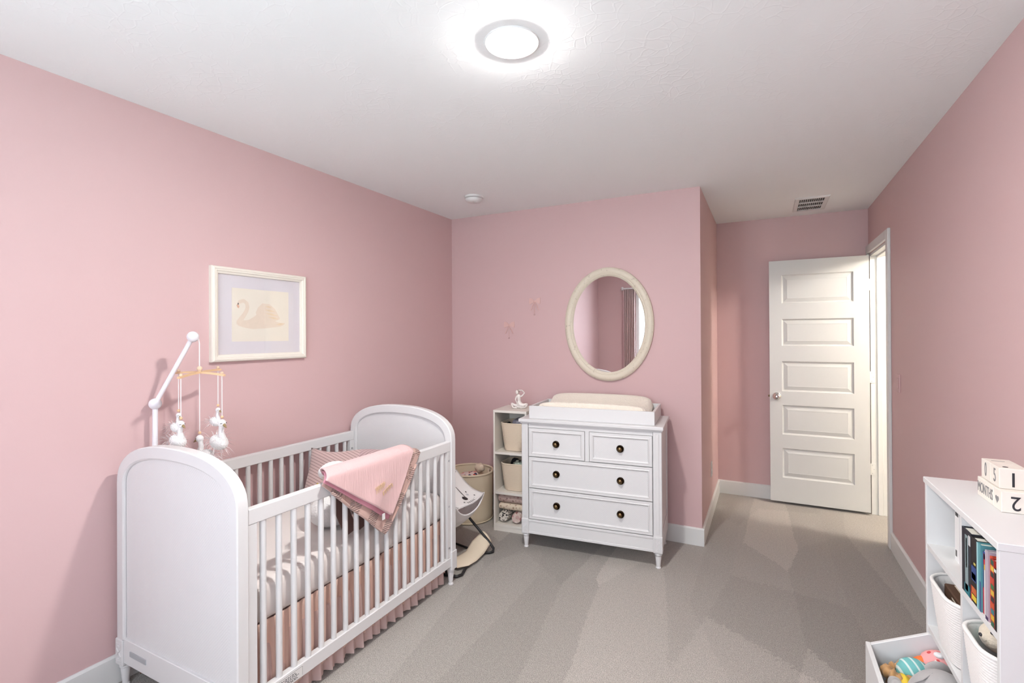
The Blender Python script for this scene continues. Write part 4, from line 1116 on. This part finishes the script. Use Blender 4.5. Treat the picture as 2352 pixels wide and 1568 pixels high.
sin_ = [(-1.706, 2.885, .112), (-1.744, 2.808, .066), (-1.722, 2.694, .045), (-1.737, 2.615, .040), (-1.80, 2.53, .040)]
sout = [(-1.640, 2.885, .052), (-1.628, 2.763, .022), (-1.618, 2.654, .022), (-1.628, 2.577, .022), (-1.673, 2.518, .022)]
def strap(u, v):
    k = u*4; i = min(3, int(k)); q_ = k-i; q_ = q_*q_*(3-2*q_)*.4+q_*.6
    a = Vector(sin_[i]).lerp(Vector(sin_[i+1]), q_); b = Vector(sout[i]).lerp(Vector(sout[i+1]), q_)
    p = a.lerp(b, v); p.z += .012*math.sin(PI*v)
    return bl_(*p)
o = obj('base_strap', grid(BM(), strap, 28, 8), M['cream_strap'], bo, 180); solidify(o, .004)
def seat(u, v):
    y_ = 2.51+.35*v
    bulge = math.sin(PI*v)
    xs = [-1.675, -1.71, -1.78, -1.90, -2.02, -2.14, -2.24]; zs = [.330, .285, .225, .225, .315, .43, .54]
    k = u*6; i = min(5, int(k)); f_ = k-i
    x_ = xs[i]*(1-f_)+xs[i+1]*f_; z_ = zs[i]*(1-f_)+zs[i+1]*f_
    return bl_(x_, y_, z_-.035*bulge+.010+.055*(1-bulge)**2)
o = obj('seat_sling', grid(BM(), seat, 30, 16), M['bouncer_cloth'], bo, 180); solidify(o, .010); subsurf(o, 1)
obj('seat_frame', tube(BM(), [bl_(-2.25, 2.50, .60), bl_(-2.05, 2.495, .40), bl_(-1.90, 2.495, .31), bl_(-1.74, 2.50, .34), bl_(-1.675, 2.54, .378), bl_(-1.665, 2.68, .370), bl_(-1.675, 2.82, .378), bl_(-1.74, 2.865, .34), bl_(-1.90, 2.87, .31), bl_(-2.05, 2.87, .40), bl_(-2.25, 2.865, .60), bl_(-2.29, 2.68, .63)], .008, 8, closed=True), M['bouncer_cloth'], bo, 180)
def flap(u, v):
    return bl_(-1.672-.22*u+.014*math.sin(PI*v), 2.53+.31*v, .385+.13*u-.035*math.sin(PI*u)-.014*math.sin(PI*v)*(1-u))
o = obj('crotch_panel', grid(BM(), flap, 16, 14), M['bouncer_cloth'], bo, 180); solidify(o, .010)
def patch(name, cx, cy, pts):
    """a printed mark lying on the panel; pts around its centre in metres"""
    P = []
    for a, b in pts:
        u = (cx+a); v = (cy+b)
        p = flap(u/.22, v/.31); P.append((p[0], p[1], p[2]+.0062))
    bm = BM(); V = [bm.verts.new(p) for p in P]; c = bm.verts.new([sum(p[k] for p in P)/len(P) for k in range(3)])
    for i in range(len(V)): bm.faces.new((V[i], V[(i+1) % len(V)], c))
    return obj(name, bm, M['black'], bo)
circ = lambda r, n=12, s=1.0: [(r*math.cos(2*PI*i/n), r*s*math.sin(2*PI*i/n)) for i in range(n)]
patch('printed_eye', .060, .15, circ(.020)); patch('printed_dot', .040, .24, circ(.006)); patch('printed_dot', .095, .22, circ(.006)); patch('printed_dot', .03, .10, circ(.006))
star = [((.015 if i % 2 else .007)*math.cos(PI*i/5), (.015 if i % 2 else .007)*math.sin(PI*i/5)) for i in range(10)]
s_ = patch('printed_star', .075, .205, star); s_.data.materials[0] = M['plate_grey']; s_['label'] = 'grey printed star'
for k in range(5): patch('printed_stripe', .012, .115+.018*k, [(-.008, -.005), (.009, -.003), (.009, .004), (-.008, .002)])
patch('printed_line', .12, .17, [(-.05, -.004), (.03, .002), (.03, .007), (-.05, .001)])

# ------------------------------------------------------------------ white toy unit against the right wall (spines and openings face -x)
UX0, UX1, UY0, UY1, UH = .461, .729, 1.475, 2.050, .963
un = thing('toy_unit', 'white toy storage unit with book bays and baskets against the right wall', 'storage unit', (UX0, UY0, 0))
UD, UL = UX1-UX0, UY1-UY0
p_ = .016
obj('top_panel', box(BM(), -.004, UD, -.003, UL+.003, UH-.018, UH, .0015), M['unit_white'], un)
obj('side_panel', box(BM(), 0, UD, 0, p_, 0, UH-.018, .001), M['unit_white'], un)
obj('side_panel', box(BM(), 0, UD, UL-p_, UL, 0, UH-.018, .001), M['unit_white'], un)
obj('back_panel', box(BM(), UD-.006, UD, p_, UL-p_, .03, UH-.018), M['unit_white'], un)
SH1, SH0 = .752, .490
DV = 1.722-UY0
obj('shelf', box(BM(), .001, UD-.006, p_, UL-p_, SH1-p_, SH1), M['unit_white'], un)
obj('shelf', box(BM(), .001, UD-.006, p_, UL-p_, SH0-p_, SH0), M['unit_white'], un)
obj('divider', box(BM(), .001, UD-.006, DV-.007, DV+.007, SH1, UH-.018), M['unit_white'], un)
obj('divider', box(BM(), .001, UD-.006, DV-.007, DV+.007, SH0, SH1-p_), M['unit_white'], un)

# books, nearest the divider first; each stands on the upper shelf
def book(label, x, y0, y1, h, dep, col, bands=(), z=SH1+.0005):
    w_ = y1-y0-.0006
    t = thing('book', label, 'book', (x, (y0+y1)/2, z), 0, 'books in the toy unit')
    key = 'cover_%d' % len(M); solid(key, col)
    bm = box(BM(), 0, dep, -w_/2, -w_/2+.0018, 0, h); box(bm, 0, dep, w_/2-.0018, w_/2, 0, h); box(bm, 0, .003, -w_/2+.0018, w_/2-.0018, 0, h)
    obj('cover', bm, M[key], t)
    obj('pages', box(BM(), .003, dep-.004, -w_/2+.0018, w_/2-.0018, .003, h-.004), M['paper'], t)
    for c, z0, z1, f0, f1 in bands:
        k2 = 'band_%d' % len(M); solid(k2, c)
        obj('spine_print', box(BM(), -.0006, .0002, -w_/2+w_*f0, -w_/2+w_*f1, z0*h, z1*h), M[k2], t)
    return t
bx = UX0+.001
N_, K_ = (.012, .014, .022), (.006, .006, .007)
book('thick black book with silver-teal spine, first by the divider in toy unit', bx, 1.650, 1.7145, .166, .20, N_, [((.24, .31, .32), .06, .92, .30, .62), ((.02, .19, .23), .01, .16, .15, .7), ((.50, .55, .55), .42, .88, .40, .52), ((.6, .6, .6), .80, .95, .05, .25)])
book('black book with blue, orange and yellow spine bands in toy unit', bx, 1.611, 1.6495, .163, .20, K_, [((.02, .06, .22), .34, .56, .1, .9), ((.03, .14, .36), .36, .46, .15, .85), ((.55, .12, .03), .14, .24, .1, .95), ((.70, .50, .03), .04, .12, .1, .9), ((.55, .03, .02), .0, .24, .88, 1), ((.6, .5, .1), .60, .63, .2, .5)])
book('teal book with pale edge beside the black banded book', bx, 1.586, 1.6105, .162, .19, (.10, .30, .33), [((.35, .58, .60), 0, 1, .66, .98), ((.05, .10, .25), 0, .45, 0, .3)])
book('slim navy and crimson book between the teal and white books', bx+.004, 1.573, 1.5855, .150, .18, (.02, .035, .14), [((.50, .01, .04), 0, .42, .1, .95)])
book('slim white book with red and yellow spine top in toy unit', bx+.002, 1.560, 1.5725, .154, .18, (.76, .74, .70), [((.55, .02, .03), .80, .97, 0, 1), ((.7, .45, .03), .72, .80, .1, .9), ((.03, .08, .35), .88, 1, .2, .9)])
book('lilac-grey book beside the red and checked books in toy unit', bx, 1.541, 1.5595, .163, .19, (.44, .37, .43), [((.05, .02, .08), 0, .05, .1, .9)])
book('red-orange book left of the checked book in toy unit', bx+.003, 1.527, 1.5405, .156, .19, (.66, .075, .02))
t = book('multicoloured checked board book in the toy unit', bx, 1.507, 1.5265, .156, .185, (.45, .03, .02), [(c, i/11+.01, (i+1)/11-.01, .08, .92) for i, c in enumerate([(.02, .12, .06), (.60, .40, .03), (.02, .20, .22), (.55, .08, .02), (.03, .03, .03), (.62, .42, .05), (.02, .15, .05), (.50, .06, .03), (.03, .05, .04), (.65, .45, .05), (.03, .10, .06)])])
book('slim black book nearest the unit side panel', bx, 1.4935, 1.5065, .140, .18, K_, [((.7, .7, .66), .95, 1, .1, .9)])
book('small red and yellow book standing in the far upper bay of toy unit', .503, 1.868, 1.882, .084, .14, (.55, .06, .08), [((.70, .62, .20), .02, .98, 0, .5)])
book('thick white book with black marks in the far upper bay of toy unit', .502, 1.884, 1.922, .150, .19, (.80, .79, .78), [((.03, .03, .03), .10, .22, .55, .8), ((.03, .03, .03), .90, .97, .2, .8)])

# white rope baskets in the lower bays, with what they hold
G2 = 'rope baskets in the toy unit'
rope_basket('rope_basket', 'white rope basket in the far lower bay of toy unit holding brown books', (UX0+.100, 1.8665, SH0), 0, .190, .18, .232, .250, .190, M['rope_white'], G2)
rope_basket('rope_basket', 'white rope basket in the near lower bay of toy unit holding plush toys', (UX0+.100, 1.6020, SH0), 0, .190, .165, .232, .206, .190, M['rope_white'], G2)
t = thing('picture_book', 'brown board book with pale printed lines in the far rope basket', 'book', (UX0+.076, 1.862, SH0+.092), 0)
obj('cover', box(BM(), -.056, .055, -.080, .080, 0, .088, .003), M['book_brown'], t)
bm = BM()
for i in range(6): box(bm, -.0566, -.056, -.075, .03-.01*(i % 3), .012+i*.012, .016+i*.012)
for i in range(6): box(bm, -.035+i*.012, -.031+i*.012, -.03, .07+.01*(i % 2), .088, .0886)
obj('printed_lines', bm, M['taupe_plush'], t)
t = thing('plush_bear', 'cream and brown plush animal lying in the near rope basket', 'plush toy', (UX0+.056, 1.590, SH0+.090), 0)
obj('body', lump(BM(), (.012, -.012, .040), (.036, .066, .050), .10, 2, 3, 2), M['brown_plush'], t, 180)
obj('head', ball(BM(), (-.012, .040, .098), (.034, .040, .034), 18, 12), M['taupe_plush'], t, 180)
obj('muzzle', ball(BM(), (-.034, .030, .100), (.014, .016, .014), 12, 8), M['taupe_plush'], t, 180)
obj('nose', ball(BM(), (-.047, .028, .104), (.004, .006, .004), 8, 6), M['eye'], t)
obj('eye', ball(BM(), (-.030, .012, .120), (.004, .004, .004), 8, 6), M['eye'], t)
obj('ear', ball(BM(), (.006, .072, .118), (.012, .014, .014), 12, 8), M['brown_plush'], t, 180)
o = obj('mint_plush', lump(BM(), (0, 0, 0), (.024, .020, .022), .15, 2, 3, 6), M['mint'], None, 180); o.location = (UX0+.050, 1.664, SH0+.170)
tag(o, 'mint green plush scrap at the top of the near rope basket', 'plush toy')
o = obj('red_cloth_toy', lump(BM(), (0, 0, 0), (.024, .014, .026), .2, 2, 3, 7), M['orange'], None, 180); o.location = (UX0+.040, 1.522, SH0+.160)
tag(o, 'red-orange cloth toy at the near end of the near rope basket', 'plush toy')

# pull-out toy box
tb = thing('toy_box', 'white toy box with sloping sides full of plush toys below the toy unit', 'toy box', (.295, 1.494, 0))
BL, BD, BZ0, BZF, BZ1 = .538, .42, .045, .392, .466
side = [(.014, BZ0), (BD, BZ0), (BD, BZ1), (.165, BZ1), (.014, BZF)]
obj('side_board', prism(BM(), side, 0, .014, 'xz', .0012), M['unit_white'], tb)
obj('side_board', prism(BM(), side, BL-.014, BL, 'xz', .0012), M['unit_white'], tb)
obj('front_board', box(BM(), 0, .014, 0, BL, BZ0, BZF, .0015), M['unit_white'], tb)
obj('back_board', box(BM(), BD-.014, BD, .014, BL-.014, BZ0, BZ1-.02, .0015), M['unit_white'], tb)
obj('box_floor', box(BM(), .014, BD-.014, .014, BL-.014, BZ0+.10, BZ0+.112), M['unit_white'], tb)
obj('front_lip', box(BM(), -.014, 0, .0, BL, BZ0, BZ0+.10, .0015), M['unit_white'], tb)
for x in (.05, BD-.06):
    for y in (.05, BL-.05):
        obj('caster', lathe(box(BM(), x-.008, x+.008, y-.012, y+.012, .028, BZ0), [(.018, y-.008), (.020, y-.004), (.020, y+.004), (.018, y+.008)], (x, 0, .020), 16, 'y'), M['unit_white'], tb)

def toyball(name, label, c, r, m, seed=0, amp=.05): 
    o = obj(name, lump(BM(), (0, 0, 0), r, amp, 2, 3, seed), m, None, 180); o.location = c
    return tag(o, label, 'toy')
# a lower layer that carries the toys on top
toyball('plush_cushion', 'grey plush body lying at the bottom of the toy box', (.45, 1.76, .216), (.10, .14, .054), M['elephant'], 3)
toyball('plush_cushion', 'tan plush body at the far end on the toy box floor', (.43, 1.965, .240), (.09, .036, .077), M['taupe_plush'], 5)
# elephant
t = thing('plush_elephant', 'grey plush elephant with round white-rimmed eye in the toy box', 'plush toy', (.458, 1.842, .362), math.radians(8))
obj('head', lump(BM(), (0, 0, 0), (.088, .080, .082), .05, 1.6, 4, 2), M['elephant'], t, 180)
skin('trunk', [(-.05, -.045, -.01), (-.085, -.07, -.025), (-.10, -.105, -.03), (-.08, -.14, -.02)], [(0, 1), (1, 2), (2, 3)], [.040, .030, .024, .020], M['elephant'], t)
ep = Vector((-.022, -.074, .030))
dn = Vector((-.3, -1, .45)).normalized(); R_ = dn.to_track_quat('Z', 'Y').to_matrix()
o = obj('eye_ring', lathe(BM(), [(.019, 0), (.018, .003), (.012, .005)], n=20), M['plush_white'], t, 40); o.matrix_local = Matrix.Translation(ep) @ R_.to_4x4()
e_ = obj('eye', lathe(BM(), [(.013, .004), (.012, .008), (.006, .011), (.001, .0115)], n=18), M['eye'], o, 60)
obj('seam', tube(BM(), [(-.086, .02, .018), (-.078, -.008, .045), (-.060, -.018, .064), (-.03, .0, .079)], .0014, 5), M['grey_ink'], t)
obj('seam', tube(BM(), [(-.086, -.02, .02), (-.076, -.036, .028), (-.064, -.05, .020)], .0014, 5), M['grey_ink'], t)
for s, c in ((1, (.02, .095, .01)), (-1, (.06, -.085, .01))):
    obj('ear', ball(BM(), c, (.045, .016, .055), 16, 10), M['elephant'], t, 180)
t = thing('plush_rabbit', 'pale grey plush toy with two stubby arms by the toy box front', 'plush toy', (.341, 1.835, .345), 0)
obj('body', lump(BM(), (0, 0, -.03), (.028, .060, .05), .1, 2, 3, 4), M['elephant'], t, 180)
for y_, z_, rr in ((.028, .020, .022), (-.004, .030, .020)):
    skin('arm', [(0, y_-.03, -.01), (.004, y_, z_), (.006, y_+.028, z_+.006)], [(0, 1), (1, 2)], [rr, rr, rr*.85], M['plush_white' if False else 'elephant'], t)
# crinkled scrunchy: a gathered ring
t = thing('scrunchy', 'tan satin scrunchy at the far front corner of the toy box', 'toy', (.362, 1.922, .367), 0)
def scr(u, v):
    a = 2*PI*u; b = 2*PI*v; r = .013*(1+.28*math.sin(a*11))
    return ((.030+r*math.cos(b))*math.cos(a), (.036+r*math.cos(b))*math.sin(a), r*math.sin(b)*1.3+.010*math.sin(a*2))
bm = grid(BM(), scr, 88, 10); bmesh.ops.remove_doubles(bm, verts=bm.verts, dist=1e-5)
obj('gathered_ring', bm, M['tan'], t, 180)
obj('inner_fold', lump(BM(), (0, 0, -.022), (.03, .036, .02), .3, 3, 3, 1), M['tan'], t, 180)
toyball('yellow_felt_toy', 'yellow felt toy wedged between scrunchy and teal ball', (.372, 1.885, .362), (.018, .034, .022), M['yellow'], 4, .3)
t = thing('striped_ball', 'teal and white striped fabric ball in the toy box', 'ball', (.408, 1.948, .368), 0)
obj('fabric', ball(BM(), (0, 0, 0), (.047, .038, .044), 24, 16), M['teal'], t, 180)
t = thing('dotted_bird', 'coral dotted plush bird with orange beak at the back of the toy box', 'plush toy', (.480, 1.975, .394), 0)
obj('body', lump(BM(), (0, 0, 0), (.055, .038, .048), .06, 1.5, 3, 3), M['pink_dot'], t, 180)
obj('beak', lathe(BM(), [(.018, 0), (.014, .012), (.002, .034)], n=14), M['orange'], t, 60).matrix_local = Matrix.Translation((-.046, -.004, .004)) @ Matrix.Rotation(math.radians(-95), 4, 'Y')
obj('crest', ball(BM(), (-.008, -.016, .042), (.014, .012, .008), 12, 8), M['plush_white'], t, 180)
t = thing('cloth_rattle', 'black, red and white cloth rattle beside the plush elephant', 'toy', (.535, 1.868, .382), 0)
obj('body', lump(BM(), (0, 0, 0), (.028, .034, .030), .15, 2, 3, 5), M['dark_cloth'], t, 180)
obj('red_panel', lump(BM(), (-.010, .030, .012), (.020, .020, .022), .15, 2, 3, 6), M['orange'], t, 180)
obj('loop', tube(BM(), [(-.026, .040, .0), (-.032, .044, .025), (-.026, .036, .042), (-.018, .030, .030)], .003, 6), M['yellow'], t)
obj('white_tag', box(BM(), -.034, -.024, -.022, .004, .010, .020), M['plush_white'], t)

# wooden age blocks on the unit top
C_ = .054
def block(label, loc, dx, dy, faces):
    t = thing('age_block', label, 'block', loc, 0, 'wooden age blocks on the toy unit')
    obj('cube', box(BM(), 0, dx, 0, dy, 0, C_, .0012), M['block_wood'], t)
    for s, size, m, p, face, flip, sx in faces: text('printed_text', s, size, m, t, p, face, flip, sx)
    return t
ink, tk = M['eye'], M['grey_ink']
UT = UH+.0005
t = block('white wooden block with heart and upside-down 2 under the block marked 1', (.545, 1.726, UT), .060, .0505, [('2', .052, ink, (.028, -.0004, C_*.5), '-y', True, .85)])
heart = []
for i in range(24):
    a = 2*PI*i/24
    heart.append((.027-.00070*16*math.sin(a)**3, C_*.50+.00070*(13*math.cos(a)-5*math.cos(2*a)-2*math.cos(3*a)-math.cos(4*a))))
obj('heart_print', prism(BM(), heart, -.0004, .0002, 'yz'), tk, t)
t = thing('age_block', 'long white wooden block reading MONTHS on the toy unit', 'block', (.545, 1.7775, UT), 0, 'wooden age blocks on the toy unit')
obj('bar', box(BM(), 0, .060, 0, .111, 0, C_-.0006, .0012), M['block_wood'], t)
text('printed_text', 'MONTHS', .041, tk, t, (-.0004, .0555, .026), '-x', False, .62)
t = block('white wooden block with 5 and upside-down 1 stacked on heart block', (.550, 1.755, UT+C_+.0005), .060, .058, [('1', .054, ink, (.028, -.0004, C_*.5), '-y', True, .9), ('5', .052, tk, (-.0004, .028, C_*.5), '-x', False, .7)])
obj('number_mark', lathe(BM(), [(.006, C_-.0002), (.006, C_+.0004)], (.018, .018, 0), 12), ink, t)
t = block('white wooden block with 0 stacked behind the block marked 5', (.550, 1.8135, UT+C_+.0005), .060, .062, [('0', .054, tk, (-.0004, .031, C_*.5), '-x', False, .55)])
obj('number_mark', box(BM(), .012, .040, .030, .034, C_-.0002, C_+.0004), tk, t)
